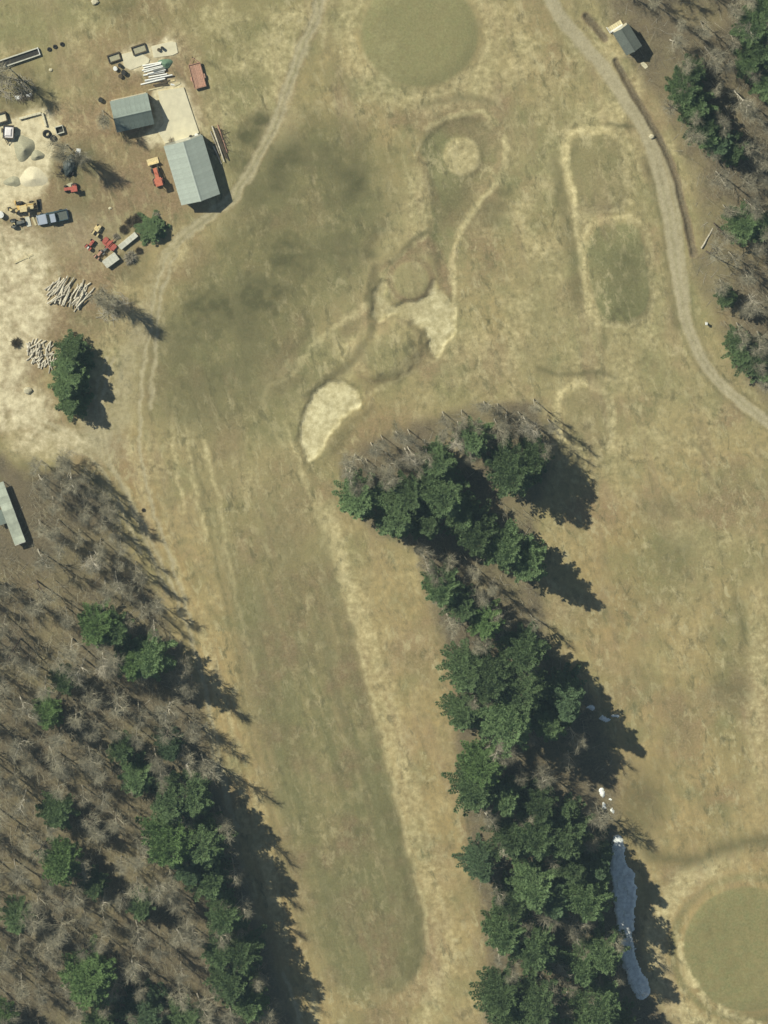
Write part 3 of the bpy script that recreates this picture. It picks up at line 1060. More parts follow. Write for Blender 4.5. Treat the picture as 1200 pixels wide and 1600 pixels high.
BARE = []
for i in range(7):
    BARE.append((13.0, bare_tree_meshes(100 + i, 13.0, (0.27, .31, .33, .29, .36, .31, .26)[i], (m_bark, m_bark, m_barkp, m_bark, m_barkp, m_bark, m_barkd)[i],
                                        m_twig, (1.0, 1.1, 1.0, .9, 1.15, 1.0, .8)[i])))
BIGPALE = (13.0, bare_tree_meshes(131, 13.0, 0.32, m_barkp, m_bark, 0.9))
BROAD = (9.0, bare_tree_meshes(141, 9.0, 0.46, m_bark, m_twig, 1.05))
PINES = []
for i in range(6):
    PINES.append((14.0, 4.2, pine_meshes(200 + i, 14.0, 4.2, (m_pine, m_pine, m_pineb, m_pine, m_spruce, m_pine)[i], 'pine' if i != 4 else 'spruce')))
DENSE = (8.5, 3.4, pine_meshes(231, 8.5, 3.4, m_pine, 'spruce'))

LEAN_PX = 0.25 / MPP * 0.97          # how far a metre of height shifts down the photo


def put_tree(name, px, py, src, sx, sz, label, cat, group, rz=None):
    p = G(px, py)
    t = thing(name, p, random.uniform(0, 6.28) if rz is None else rz, label, cat, group)
    t.scale = (sx, sx, sz)
    part('trunk', src[0], t)
    part('crown', src[1], t)
    return t


ORD = ['first', 'second', 'third', 'fourth', 'fifth', 'sixth', 'seventh', 'eighth', 'ninth', 'tenth', 'eleventh', 'twelfth', 'thirteenth', 'fourteenth', 'fifteenth', 'sixteenth', 'seventeenth', 'eighteenth', 'nineteenth', 'twentieth'] + ['twenty-' + q for q in ('first', 'second', 'third', 'fourth', 'fifth', 'sixth', 'seventh', 'eighth', 'ninth')]


PINE_AT = []


def pine_row(rows, where, group, hk=1.0):
    """rows of (px, py of the crown's middle, radius in px[, variant])"""
    rows = sorted(rows, key=lambda t: t[1])
    for i, row in enumerate(rows):
        px, py, rp = row[:3]
        R = rp * MPP
        h = (2.35 * R + 4.0) * hk * 1.28
        v = row[3] if len(row) > 3 else random.choice((0, 1, 3, 5, 0, 4, 1))
        H0, R0, src = PINES[v]
        tone = {2: 'bright green', 4: 'narrow dark green'}.get(v, 'dark green')
        PINE_AT.append((px, py, f'{ORD[i]} pine {where}'))
        put_tree('pine_tree', px - 0.06 / MPP * h * .4, py - LEAN_PX * h * 0.42, src, R / R0 * 1.16, h / H0,
                 f'{tone} pine, {ORD[i]} from the top {where}', 'pine tree', group)


pine_row([(560, 778, 32), (618, 802, 38), (666, 812, 30), (690, 770, 42, 1), (684, 716, 28), (736, 684, 28), (795, 735, 42, 0), (832, 712, 30, 3), (640, 770, 30), (720, 800, 30)],
         'in the clump heading the belt', 'pines of the central belt', 0.88)
pine_row([(742, 832, 34, 0), (786, 850, 36), (826, 872, 30)], "in the belt's diagonal group", 'pines of the central belt', 1.0)
pine_row([(688, 916, 30), (722, 940, 26), (754, 964, 28, 2), (727, 1044, 34), (722, 1108, 28), (748, 1188, 36, 2), (742, 1226, 36), (752, 1350, 28), (786, 1450, 36), (780, 1545, 36), (800, 1590, 34)],
         "on the belt's fairway side", 'pines of the central belt')
pine_row([(760, 1052, 42, 1), (790, 1108, 50, 3), (808, 1068, 42), (785, 1240, 30), (832, 1292, 42, 0), (830, 1375, 42), (860, 1398, 36), (828, 1468, 40, 5), (836, 1556, 42), (795, 1300, 32), (800, 1400, 30)],
         'down the middle of the belt', 'pines of the central belt', 1.05)
pine_row([(818, 1010, 36), (852, 1120, 32), (880, 1094, 36, 4), (838, 1250, 32), (876, 1296, 42, 1), (930, 1342, 30), (913, 1394, 40, 0), (940, 1482, 32), (906, 1500, 32), (934, 1562, 40, 3), (900, 1590, 34), (890, 1340, 34), (960, 1600, 34)],
         "on the belt's snow side", 'pines of the central belt', 1.05)
pine_row([(184, 980, 26), (236, 1022, 34, 1), (205, 1026, 28, 2), (152, 972, 30, 2), (268, 1165, 22), (268, 1238, 36, 3), (304, 1232, 34), (268, 1306, 44, 2), (314, 1304, 40, 0), (330, 1360, 34), (348, 1420, 32, 5),
          (376, 1480, 34, 0), (362, 1522, 36), (390, 1555, 32, 1), (345, 1480, 28), (300, 1350, 30)],
         'along the left wood edge', 'pines of the left wood', 1.05)
pine_row([(104, 1058, 22), (74, 1109, 24, 2), (215, 1210, 28), (92, 1262, 28), (100, 1338, 34, 2), (150, 1375, 22), (222, 1412, 22), (138, 1520, 44, 2), (234, 1582, 40), (288, 1590, 36), (158, 1592, 30), (6, 1585, 26, 2), (30, 1430, 24), (190, 1165, 22)],
         'inside the left wood', 'pines of the left wood', 0.95)
pine_row([(1078, 112, 22), (1065, 146, 28), (1084, 168, 28), (1098, 196, 28, 3), (1106, 212, 26), (1120, 226, 28), (1142, 236, 22)], 'beside the gravel track', 'pines of the right wood', 0.8)
pine_row([(1172, 45, 32), (1182, 78, 30), (1165, 100, 24), (1190, 20, 28), (1160, 350, 28), (1185, 358, 24), (1133, 462, 16), (1150, 530, 20), (1176, 556, 28), (1158, 548, 22), (1192, 575, 24), (1195, 130, 26)],
         'at the right photo edge', 'pines of the right wood', 0.8)

# evergreen screen by the log piles and the clipped evergreen by the boxes
for (px, py, rp, lab) in ((114, 545, 28, 'bright bushy evergreen at the top of the screen by the log pile'), (108, 566, 30, 'second evergreen from the top of the screen by the log pile'),
                          (118, 586, 30, 'dense dark evergreen in the middle of the screen by the log pile'), (104, 606, 30, 'second evergreen from the bottom of the screen by the log pile'),
                          (112, 628, 28, 'dense dark evergreen at the bottom of the screen by the log pile')):
    R = rp * MPP
    put_tree('evergreen_tree', px, py - LEAN_PX * 7.5 * .4, (DENSE[2][0], DENSE[2][1]), R / 3.4, 7.5 / 8.5, lab, 'evergreen', 'evergreen screen')
put_tree('evergreen_bush', 240, 355, DENSE[2], 26 * MPP / 3.4, 3.0 / 8.5, 'round dark evergreen bush at the end of the long white box', 'bush', None)


# ------------------------------------------------------------------ bare trees
def inside(pt, poly):
    x, y = pt
    c = False
    n = len(poly)
    for i in range(n):
        (x0, y0), (x1, y1) = poly[i], poly[(i + 1) % n]
        if (y0 > y) != (y1 > y) and x < (x1 - x0) * (y - y0) / (y1 - y0) + x0:
            c = not c
    return c


placed = []
BT = {}


def beside_pine(x, y, h, adj):
    yy = y + LEAN_PX * h * .45
    a, b, nm = min(PINE_AT, key=lambda q: (q[0] - x) ** 2 + (q[1] - yy) ** 2)
    dx, dy = x - a, yy - b
    ver = 'above' if dy < 0 else 'below'
    hor = 'left' if dx < 0 else 'right'
    d = (hor + ' of') if abs(dx) > 2.2 * abs(dy) else ver if abs(dy) > 2.2 * abs(dx) else f'{ver} {hor} of'
    far_ = 'close' if math.hypot(dx, dy) < 42 else 'farther'
    lab = f'{adj} bare tree {far_} {d} the {nm}'
    return lab if len(lab.split()) < 17 else f'bare tree {far_} {d} the {nm}'




def keep_out(x, y):
    return math.hypot(x - 985, y - 55) < 62 or math.hypot(x - 915, y - 1215) < 48 or (x < 50 and 690 < y < 868)


def scatter(poly, n, dmin, label, group, hmin, hmax, seed, variants):
    r = random.Random(seed)
    xs = [p[0] for p in poly]
    ys = [p[1] for p in poly]
    k = tries = 0
    while k < n and tries < n * 60:
        tries += 1
        x, y = r.uniform(min(xs), max(xs)), r.uniform(min(ys), max(ys))
        if not inside((x, y), poly) or keep_out(x, y) or any((x - a) ** 2 + (y - b) ** 2 < dmin ** 2 for a, b in placed):
            continue
        placed.append((x, y))
        H0, src = BARE[r.choice(variants)]
        h = r.uniform(hmin, hmax)
        s = h / H0
        lab = beside_pine(x, y, h, label)
        BT.setdefault(lab, []).append((y, put_tree('bare_tree', x, y, src, s * r.uniform(.85, 1.15), s, lab, 'bare tree', group, r.uniform(0, 6.28))))
        k += 1


WLt = [(-70, 700), (30, 715), (110, 712), (148, 728), (180, 800), (222, 868), (258, 930), (285, 990), (305, 1050), (318, 1130), (340, 1220), (365, 1300), (395, 1400), (425, 1500), (450, 1610), (-70, 1640)]
scatter([(60, 712), (112, 706), (146, 728), (178, 800), (216, 868), (250, 930), (275, 985), (200, 960), (150, 900), (90, 830), (60, 760)], 34, 17,
        'small grey', 'bare trees of the left wood', 8, 11, 5, (0, 1, 3, 4, 5))
scatter(WLt, 165, 29, 'grey', 'bare trees of the left wood', 10, 15, 6, (0, 1, 2, 3, 5, 6, 0, 3))
scatter([(945, -40), (1000, 70), (1050, 110), (1040, 170), (1090, 240), (1110, 340), (1095, 400), (1130, 470), (1150, 540), (1200, 590), (1260, 640), (1260, -40)], 75, 31,
        'grey', 'bare trees of the right wood', 9, 14, 7, (0, 1, 3, 5, 6, 4, 0))
scatter([(530, 720), (560, 690), (640, 655), (740, 625), (830, 615), (860, 640), (850, 690), (800, 700), (700, 690), (620, 740), (560, 760)], 34, 18,
        'fuzzy grey', 'bare trees of the central belt', 8, 12, 8, (0, 1, 3, 5, 0, 4))
scatter([(640, 830), (700, 820), (780, 900), (850, 960), (820, 985), (760, 985), (700, 965), (665, 900)], 14, 22,
        'thin grey', 'bare trees of the central belt', 9, 13, 9, (0, 3, 5, 6))
scatter([(730, 1000), (830, 1000), (900, 1080), (930, 1200), (940, 1300), (960, 1500), (980, 1600), (800, 1610), (760, 1400), (740, 1200)], 50, 25,
        'grey', 'bare trees of the central belt', 10, 14, 10, (0, 1, 3, 5, 4, 2))

for px, py, h, src, lab in (
        (818, 652, 13, BIGPALE, 'big pale-limbed bare tree at the right end of the belt clump'),
        (712, 672, 12, BIGPALE, 'pale-limbed bare tree in the middle of the belt clump'),
        (632, 700, 11, BIGPALE, 'pale-limbed bare tree left of the middle of the belt clump'),
        (540, 730, 9, BIGPALE, 'pale-limbed bare tree at the left tip of the belt clump'),
        (770, 1140, 13, BIGPALE, 'pale-limbed bare tree beside the gap below the widest belt pines'),
        (785, 1300, 13, BIGPALE, 'pale-limbed bare tree at the fairway side of the lower belt'),
        (862, 1398, 15, BROAD, 'wide grey bare tree in the middle of the lower belt'),
        (868, 1490, 12, BIGPALE, 'pale-limbed bare tree low in the belt beside the snow strip'),
        (160, 1020, 14, BIGPALE, 'tall pale-trunked bare tree below the bright pine of the left wood'),
        (140, 862, 12, BIGPALE, 'pale-limbed bare tree at the tip of the left wood near the long roof'),
        (265, 1380, 12, BROAD, 'wide grey-green bare tree inside the edge of the left wood'),
        (1170, 460, 11, BIGPALE, 'pale-limbed bare tree at the right edge above the low pines'),
        (1155, 30, 12, BIGPALE, 'pale-trunked bare tree at the upper right corner pines'),
        (174, 462, 11, BROAD, 'broad grey bare tree between the log pile and the evergreen screen'),
        (158, 452, 7.5, BROAD, 'small grey bare tree right beside the large log pile'),
        (104, 226, 11, BROAD, 'broad bare tree over the dark covered machine in the yard'),
        (118, 236, 9, BROAD, 'second broad bare tree right of the covered machine in the yard'),
        (190, 478, 8.5, BROAD, 'grey bare tree at the lower right of the large log pile'),
        (160, 172, 8, BROAD, 'bare tree overhanging the left end of the smaller grey shed'),
        (8, 100, 11, BROAD, 'bare grey tree below the long trough at the left edge'),
        (100, 715, 9, BROAD, 'broad dark bare tree at the very tip of the left wood')):
    s = h / src[0]
    put_tree('bare_tree', px, py, src[1], s, s, lab, 'bare tree', 'notable bare trees')


for lab, lst in BT.items():
    if len(lst) > 1:
        for k, (y, o) in enumerate(sorted(lst, key=lambda q: q[0])):
            o['label'] = f'{ORD[k]}-from-top ' + lab[lab.index('bare tree'):]
# ------------------------------------------------------------------ shrubs (bare twigs)
def shrub_mesh(seed, m):
    r = random.Random(seed)
    b = MB()
    for i in range(150):
        a, e = r.uniform(0, 6.28), r.uniform(.15, 1.4)
        d = Vector((math.cos(a) * math.cos(e), math.sin(a) * math.cos(e), math.sin(e)))
        L = r.uniform(.5, 1.0)
        p = d * L * .55
        b.tube((0, 0, -.03), p, .02, .014, 3, False)
        for k in range(4):
            q = p + (d + Vector((r.gauss(0, .5), r.gauss(0, .5), r.gauss(0, .4)))).normalized() * L * .5
            b.tube(p, q, .022, .01, 3, False)
    return b.mesh('twigs', m)


SHR = [shrub_mesh(i, m_woodd if i else m_bark) for i in range(3)]
for px, py, s, lab in ((193, 357, 1.15, 'dark twiggy shrub left of the row above the long white box'), (204, 346, 1.3, 'dark twiggy shrub in the middle of the row above the long white box'),
                       (214, 341, 1.2, 'brown twiggy shrub at the top of the row above the long white box'), (221, 347, .6, 'tiny dark shrub touching the round evergreen bush'),
                       (244, 336, .9, 'lone dark shrub above the round evergreen bush'), (217, 391, .9, 'small dark shrub below the round evergreen bush'), (182, 369, .8, 'small dark shrub behind the large red mower deck'),
                       (25, 535, 1.3, 'dark shrub with a stub left of the firewood pile'), (267, 219, .9, 'small brown shrub on the pale pad above the large shed'),
                       (224, 797, .5, 'tiny dark shrub alone on the golden rough by the left wood'), (203, 402, 1.6, 'low dark shrub between the two white boxes and the track')):
    p = G(px, py)
    t = thing('shrub', p, random.uniform(0, 6), lab, 'shrub')
    t.scale = (s, s, s * .8)
    part('twigs', SHR[random.randrange(3)], t)

# leafless undergrowth between the trees: uncountable
r = random.Random(78)
ub = MB()
for poly, n in ((WLt, 3200), (WR, 700), (WM, 700)):
    xs = [p[0] for p in poly]
    ys = [p[1] for p in poly]
    k = 0
    while k < n:
        x, y = r.uniform(max(min(xs), -60), min(max(xs), 1260)), r.uniform(max(min(ys), -60), min(max(ys), 1660))
        if not inside((x, y), poly) or keep_out(x, y) or (poly is WR and x < 1090 + (y - 200) * .1 and r.random() < .75):
            continue
        p = G(x, y)
        h = r.uniform(1.4, 5.5)
        d = Vector((r.gauss(0, .16), r.gauss(0, .16), 1)).normalized()
        q = p + d * h
        ub.tube(p - d * .1, q, .012 + .006 * h, .01, 3, False)
        for j in range(7):
            b0 = p + d * h * r.uniform(.3, .95)
            ub.tube(b0, b0 + (d * .6 + Vector((r.gauss(0, .7), r.gauss(0, .7), 0))).normalized() * r.uniform(.4, 1.1), .014, .007, 3, False)
        k += 1
tag(ub.build('undergrowth', m_twig), 'leafless grey-brown saplings and brush filling the woods', 'undergrowth', None, 'stuff')

# fallen sticks in the three woods, too many and too small to count
r = random.Random(77)
sb = MB()
for poly, n in ((WL, 900), (WR, 450), (WM, 350)):
    xs = [p[0] for p in poly]
    ys = [p[1] for p in poly]
    k = 0
    while k < n:
        x, y = r.uniform(max(min(xs), -60), min(max(xs), 1260)), r.uniform(max(min(ys), -60), min(max(ys), 1660))
        if not inside((x, y), poly):
            continue
        p = G(x, y)
        a = r.uniform(0, 6.28)
        L = r.uniform(.5, 2.6)
        q = p + Vector((math.cos(a), math.sin(a), 0)) * L
        q.z = gz(q.x, q.y)
        up = Vector((0, 0, .05))
        sb.tube(p + up, q + up * r.uniform(1, 3), r.uniform(.02, .05), .015, 3, False)
        k += 1
tag(sb.build('fallen_sticks', m_log), 'pale fallen sticks strewn over the floors of the woods', 'deadwood', None, 'stuff')


# ------------------------------------------------------------------ buildings
def gable_shed(name, cpx, cpy, dirpx, L, W, eave, rise, mw, mr, label, nsheet, over=0.25, door_end=1, win=True):
    p = G(cpx, cpy)
    a = ang(cpx, cpy, cpx + dirpx[0], cpy + dirpx[1])
    t = thing(name, p, a, label, 'shed')
    # walls: two long ones and two gabled ends
    for sg in (-1, 1):
        MB().box((0, sg * (W / 2 - .05), eave / 2 - .1), (L - .004, .1, eave + .2)).build('wall', mw, t)
    for sg in (-1, 1):
        y = W / 2 - .102
        zr = eave + rise * (1 - .1 / (W / 2))
        b = MB()
        x0, x1 = sg * (L / 2 - .1), sg * (L / 2)
        pts = [(-y, -.2), (y, -.2), (y, eave), (0, zr - .03), (-y, eave)]
        i0 = len(b.v)
        for x in (x0, x1):
            for yy, zz in pts:
                b.v.append(Vector((x, yy, zz)))
        b.f.append((0, 1, 2, 3, 4))
        b.f.append((9, 8, 7, 6, 5))
        for i in range(5):
            j = (i + 1) % 5
            b.f.append((j, i, 5 + i, 5 + j))
        b.build('wall', mw, t)
    # roof sheets
    slope = math.hypot(W / 2 + over, rise * (W / 2 + over) / (W / 2))
    pitch = math.atan2(rise, W / 2)
    sw = (L + 2 * over) / nsheet
    sh = MB()
    sh.box((0, 0, 0), (sw - .015, slope, .03))
    for k in range(3):
        sh.box((-sw / 2 + sw * (k + .5) / 3, 0, .03), (.05, slope - .004, .035))
    me = sh.mesh('roof_sheet', mr)
    rng_ = random.Random(hash(len(label)) & 255)
    for sg in (-1, 1):
        for i in range(nsheet):
            o = part('roof_sheet', me, t)
            x = -(L / 2 + over) + sw * (i + .5)
            cy = sg * (W / 2 + over) / 2
            cz = eave + rise - rise * (abs(cy) / (W / 2)) + .06 + rng_.uniform(0, .012)
            o.location = (x, cy, cz)
            o.rotation_euler = (-sg * pitch, 0, 0)
    rc = part('ridge_cap', MB().prism([(-.22, -.05), (0, .09), (.22, -.05), (0, .05)], -(L / 2 + over), L / 2 + over).mesh('ridge_cap', mr), t)
    rc.rotation_euler = (0, 0, math.pi / 2)
    rc.location = (0, 0, eave + rise + .09)
    # door and windows
    d = MB().box((door_end * (L / 2 + .03), 0, eave * .42), (.06, min(W * .42, 3.0), eave * .84)).build('door', m_whited, t)
    MB().box((door_end * (L / 2 + .09), min(W * .15, 1), 1.0), (.05, .05, .25)).build('handle', m_steel, d)
    if win:
        for sg in (-1, 1):
            for x in (-L * .25, L * .25):
                wn = MB().box((x, sg * (W / 2 + .02), eave * .62), (1.0, .05, .7)).build('window', m_whited, t)
                MB().box((x, sg * (W / 2 + .05), eave * .62), (.84, .02, .54)).build('pane', m_glass, wn)
    return t


gable_shed('large_shed', 299, 261, (28, 93), 10.6, 6.6, 3.0, 1.35, m_wallg, m_roof, 'large pale grey metal-roofed shed beside the curving dirt track', 12, door_end=-1)
gable_shed('small_shed', 206, 172, (57, -13), 6.3, 5.2, 2.5, 1.3, m_wall, m_roof2, 'smaller grey-roofed shed on the left of the pale pad', 8)
cab = gable_shed('cabin', 978, 58, (21, 34), 4.3, 2.8, 2.8, 0.75, m_wall, m_roof3, 'small dark-roofed cabin beside the gravel track', 5, over=.22, door_end=-1, win=True)
cab['category'] = 'cabin'
# cabin porch in front of its upper end, with boards one by one
dp = thing('porch_deck', G(961, 41), ang(958, 52, 977, 40), 'cream timber porch deck at the upper end of the small cabin', 'deck')
for i in range(7):
    MB().box((-1.2 + .4 * i, 0, .3), (.37, 1.0, .05)).build('board', m_wood, dp)
for x in (-1.25, 1.25):
    for y in (-.42, .42):
        MB().box((x, y, .1), (.1, .1, .5)).build('post', m_wood, dp)
MB().box((-1.36, .1, .55), (.12, 1.3, .06)).build('rail', m_white, dp)
MB().box((0, -.42, .36), (2.5, .3, .05)).build('step', m_white, dp)
sp = thing('step_slab', G(1007, 102), ang(1000, 95, 1012, 108), 'pale stone slab on the ground below the small cabin', 'slab')
MB().slab([(-.7, -.3), (-.2, -.4), (.6, -.35), (.7, .3), (.1, .4), (-.6, .3)], -.05, .12).build('slab', m_rock, sp, .03)

# the long narrow shelter at the left edge
lt = thing('long_shelter', G(14, 798), ang(5, 770, 33, 845), 'long narrow shelter with patched pale metal roof at the left edge', 'shelter')
for i in range(9):
    rr_ = random.Random(i)
    MB().box((-5.2 + 1.3 * i, 0, 1.95 + .02 * (i % 2)), (1.34, 2.05, .05), 0, 0, .06).build('roof_sheet', m_roofs, lt)
for sg in (-1, 1):
    for i in range(5):
        MB().box((-5.4 + 2.7 * i, sg * .92, .9), (.1, .1, 2.0)).build('post', m_woodd, lt)
MB().box((0, -.92, 1.2), (11.2, .05, 1.1)).build('wall', m_wallg, lt)
MB().box((0, 1.04, 1.9), (11.6, .05, .14)).build('fascia', m_white, lt)
MB().box((5.95, 0, 1.9), (.05, 2.0, .14)).build('fascia', m_white, lt)
l2 = thing('lean_to', G(0, 806), ang(5, 770, 33, 845), 'low grey lean-to roof cut by the left edge beside the long shelter', 'shelter')
for i in range(3):
    MB().box((-.9 + .9 * i, 0, 1.5), (.88, 1.5, .05), 0, 0, -.05).build('roof_sheet', m_roof2, l2)
for x in (-1.2, 1.2):
    for y in (-.6, .6):
        MB().box((x, y, .7), (.1, .1, 1.5)).build('post', m_woodd, l2)


# ------------------------------------------------------------------ vehicles and machines
def wheel(parent, x, y, R, wd, rimmat=m_steelg):
    w_ = MB().torus((x, y, R), (0, 1, 0), R * .7, R * .3, 18, 8).build('wheel', m_tyre, parent, 0, True)
    MB().tube((x, y - wd * .35, R), (x, y + wd * .35, R), R * .55, R * .55, 14).build('rim', rimmat, w_)
    return w_


def pickup():
    a = ang(108, 334, 58, 345)
    t = thing('pickup_truck', G(82, 338), a, 'silver and blue-grey pickup truck with open dark bed in the yard', 'pickup truck')
    W = 1.86
    MB().prism([(-2.7, .45), (2.65, .45), (2.7, .72), (2.6, .86), (-2.7, .86)], -W / 2, W / 2).build('body', m_teal, t, .04)
    MB().prism([(1.05, .862), (2.6, .862), (2.56, 1.0), (1.05, 1.1)], -W / 2 + .06, W / 2 - .06).build('hood', m_silver, t, .05)
    c = MB().prism([(-.72, .862), (1.04, .862), (.98, 1.1), (.45, 1.66), (-.52, 1.68), (-.72, 1.1)], -W / 2 + .1, W / 2 - .1).build('cab', m_teal, t, .05)
    MB().box((-.04, 0, 1.70), (.94, W - .34, .05)).build('cab_roof', m_silver, t, .02)
    MB().box((.74, 0, 1.40), (.66, W - .32, .03), 0, math.radians(46.5)).build('windshield', m_glass, t)
    MB().box((-.66, 0, 1.40), (.50, W - .36, .03), 0, math.radians(-71)).build('rear_window', m_glass, t)
    for sg in (-1, 1):
        MB().box((.0, sg * (W / 2 - .095), 1.38), (.95, .03, .36)).build('side_window', m_glass, t)
        MB().box((-1.72, sg * (W / 2 - .05), 1.02), (1.94, .1, .32)).build('bed_side', m_teal, t, .02)
        MB().box((.75, sg * (W / 2 + .1), 1.12), (.12, .2, .16)).build('mirror', m_teal, t, .02)
        MB().box((2.66, sg * .68, .8), (.06, .34, .16)).build('headlight', m_lampw, t)
        MB().box((-2.71, sg * .82, .85), (.05, .14, .3)).build('tail_light', m_lampr, t)
        for x in (1.75, -1.65):
            wheel(t, x, sg * (W / 2 - .06), .37, .24)
    MB().box((-1.72, 0, .875), (1.94, W - .21, .03)).build('bed_floor', m_bed, t)
    for k in range(7):
        MB().box((-1.72, -.66 + .22 * k, .9), (1.9, .05, .02)).build('bed_rib', m_bed, t)
    MB().box((-2.66, 0, 1.02), (.07, W - .02, .32)).build('tailgate', m_teal, t, .02)
    for x in (2.74, -2.78):
        MB().box((x, 0, .55), (.12, W, .16)).build('bumper', m_silver, t, .03)
    return t


pickup()


def tractor(name, px, py, a, body, label, cat='tractor', s=1.0, canopy=None, loader=None, deck=None, seat=m_steel, rear=0.62):
    t = thing(name, G(px, py), a, label, cat)
    t.scale = (s, s, s)
    MB().prism([(.0, .55), (1.45, .55), (1.5, .7), (1.45, 1.05), (.0, 1.15)], -.28, .28).build('hood', body, t, .05)
    MB().box((-.45, 0, .62), (1.0, .5, .3)).build('chassis', m_steel, t, .03)
    for sg in (-1, 1):
        MB().prism([(-1.05, .72), (-.95, 1.12), (-.6, 1.24), (-.2, 1.12), (-.08, .8), (-.2, .8), (-.3, 1.02), (-.6, 1.14), (-.86, 1.02), (-.95, .72)], sg * .52 - .16, sg * .52 + .16).build('fender', body, t)
        wheel(t, -.58, sg * .58, rear, .36, body)
        wheel(t, 1.1, sg * .5, rear * .6, .2, body)
    se = MB().box((-.55, 0, .95), (.45, .42, .14)).build('seat', seat, t, .04)
    MB().box((-.78, 0, 1.2), (.1, .42, .45), 0, -.15).build('seat_back', seat, se, .03)
    st = MB().tube((.0, 0, 1.1), (-.2, 0, 1.3), .025, .025, 6).build('steering_column', m_steel, t)
    MB().torus((-.21, 0, 1.31), (-.7, 0, .7), .18, .02, 14, 5).build('steering_wheel', m_steel, st)
    MB().tube((.9, .15, 1.0), (.9, .15, 1.6), .035, .035, 6).build('exhaust', m_steel, t)
    if canopy:
        for x in (-.9, .05):
            for y in (-.42, .42):
                MB().tube((x, y, .9), (x, y, 2.0), .03, .03, 6).build('canopy_post', m_steel, t)
        MB().box((-.42, 0, 2.02), (1.3, 1.1, .07), taper=(.92, .9)).build('canopy', canopy, t, .03)
    if loader:
        for sg in (-1, 1):
            MB().prism([(-.1, 1.05), (.1, 1.15), (1.5, .9), (2.2, .45), (2.1, .3), (1.4, .75)], sg * .46 - .04, sg * .46 + .04).build('loader_arm', m_steel, t)
        MB().prism([(2.1, .1), (2.9, .1), (2.88, .15), (2.2, .2), (2.12, .7), (2.06, .7)], -.85, .85).build('bucket', loader, t)
    if deck:
        MB().slab([(.1, -.75), (.9, -.75), (1.1, -.4), (1.1, .4), (.9, .75), (.1, .75), (-.1, .4), (-.1, -.4)], .18, .42).build('mower_deck', deck, t, .04)
    return t


tractor('tractor', 246, 276, ang(248, 285, 238, 252), m_orange, 'orange tractor with cream front bucket against the large shed', canopy=m_orange, loader=m_creamp, s=1.2)
tractor('tractor', 112, 293, ang(116, 296, 103, 298), m_red, 'small red tractor with red canopy alone below the covered machine', canopy=m_red, s=.92)
tractor('tractor', 26, 347, ang(18, 352, 36, 348), m_steelg, 'grey tractor left of the pickup truck', seat=m_creamp, s=.95)
tractor('mower', 151, 360, ang(147, 367, 157, 352), m_creamp, 'cream ride-on mower at the top of the mower group', 'mower', .85, deck=m_creamp, rear=.45)
tractor('mower', 140, 382, ang(136, 388, 146, 376), m_red, 'red and white ride-on mower at the left of the mower group', 'mower', .8, seat=m_white, rear=.45)
tractor('mower', 153, 398, ang(149, 403, 158, 392), m_rust, 'dark red ride-on mower at the bottom of the mower group', 'mower', .7, rear=.45)
tractor('mower', 162, 391, ang(158, 396, 168, 386), m_steelg, 'dull grey ride-on mower beside the shorter white box', 'mower', .6, rear=.45)
# gang mower deck, large red
gm = thing('gang_mower', G(171, 380), ang(162, 390, 180, 370), 'large red gang mower deck in the middle of the mower group', 'mower')
MB().box((0, 0, .55), (2.0, .25, .18)).build('beam', m_red, gm, .03)
for i in range(3):
    y = (-.95, 0, .95)[i]
    MB().slab([(-.55, y - .42), (.45, y - .42), (.6, y - .2), (.6, y + .2), (.45, y + .42), (-.55, y + .42)], .2, .46).build('deck', m_red, gm, .04)
MB().box((-.6, 0, .6), (.25, 2.2, .14)).build('beam', m_red, gm, .03)
MB().tube((.9, 0, .55), (1.9, 0, .4), .06, .05, 6).build('drawbar', m_steel, gm)
for y in (-1.5, 1.5):
    wheel(gm, -.4, y, .3, .2, m_steelg)


def backhoe():
    t = thing('backhoe_loader', G(40, 322), ang(20, 328, 62, 323), 'faded cream-yellow backhoe loader beside the pickup truck', 'loader')
    MB().prism([(-1.6, .6), (1.4, .6), (1.45, 1.2), (.2, 1.35), (-1.6, 1.0)], -.4, .4).build('chassis', m_yel, t, .05)
    MB().prism([(.25, 1.352), (1.44, 1.22), (1.4, 1.45), (.3, 1.55)], -.36, .36).build('hood', m_creamp, t, .05)
    for x in (-.95, .1):
        for y in (-.5, .5):
            MB().tube((x, y, 1.0), (x, y, 2.2), .04, .04, 6).build('cab_post', m_steel, t)
    MB().box((-.42, 0, 2.24), (1.3, 1.2, .08), taper=(.95, .92)).build('cab_roof', m_creamp, t, .03)
    se = MB().box((-.4, 0, 1.25), (.45, .45, .16)).build('seat', m_steel, t, .03)
    for sg in (-1, 1):
        wheel(t, -.9, sg * .78, .66, .4, m_yel)
        wheel(t, 1.1, sg * .68, .42, .26, m_yel)
        MB().prism([(-.1, 1.2), (.1, 1.35), (1.5, 1.0), (2.2, .5), (2.05, .35), (1.4, .8)], sg * .55 - .05, sg * .55 + .05).build('loader_arm', m_creamp, t)
    MB().prism([(2.05, .1), (2.85, .1), (2.84, .16), (2.2, .22), (2.1, .85), (2.02, .85)], -.95, .95).build('bucket', m_steel, t)
    MB().prism([(-1.6, .7), (-1.4, .9), (-2.5, 2.35), (-2.8, 2.3)], -.13, .13).build('boom', m_creamp, t, .02)
    MB().prism([(-2.85, 2.35), (-2.45, 2.4), (-2.75, 1.0), (-2.95, 1.0)], -.1, .1).build('dipper', m_creamp, t, .02)
    MB().prism([(-3.05, 1.1), (-2.7, 1.05), (-2.6, .55), (-2.9, .4), (-3.2, .6)], -.28, .28).build('digging_bucket', m_steel, t)
    for sg in (-1, 1):
        MB().box((-1.75, sg * .85, .45), (.14, .5, .9), 0, 0, sg * .5).build('stabiliser', m_yel, t)


backhoe()

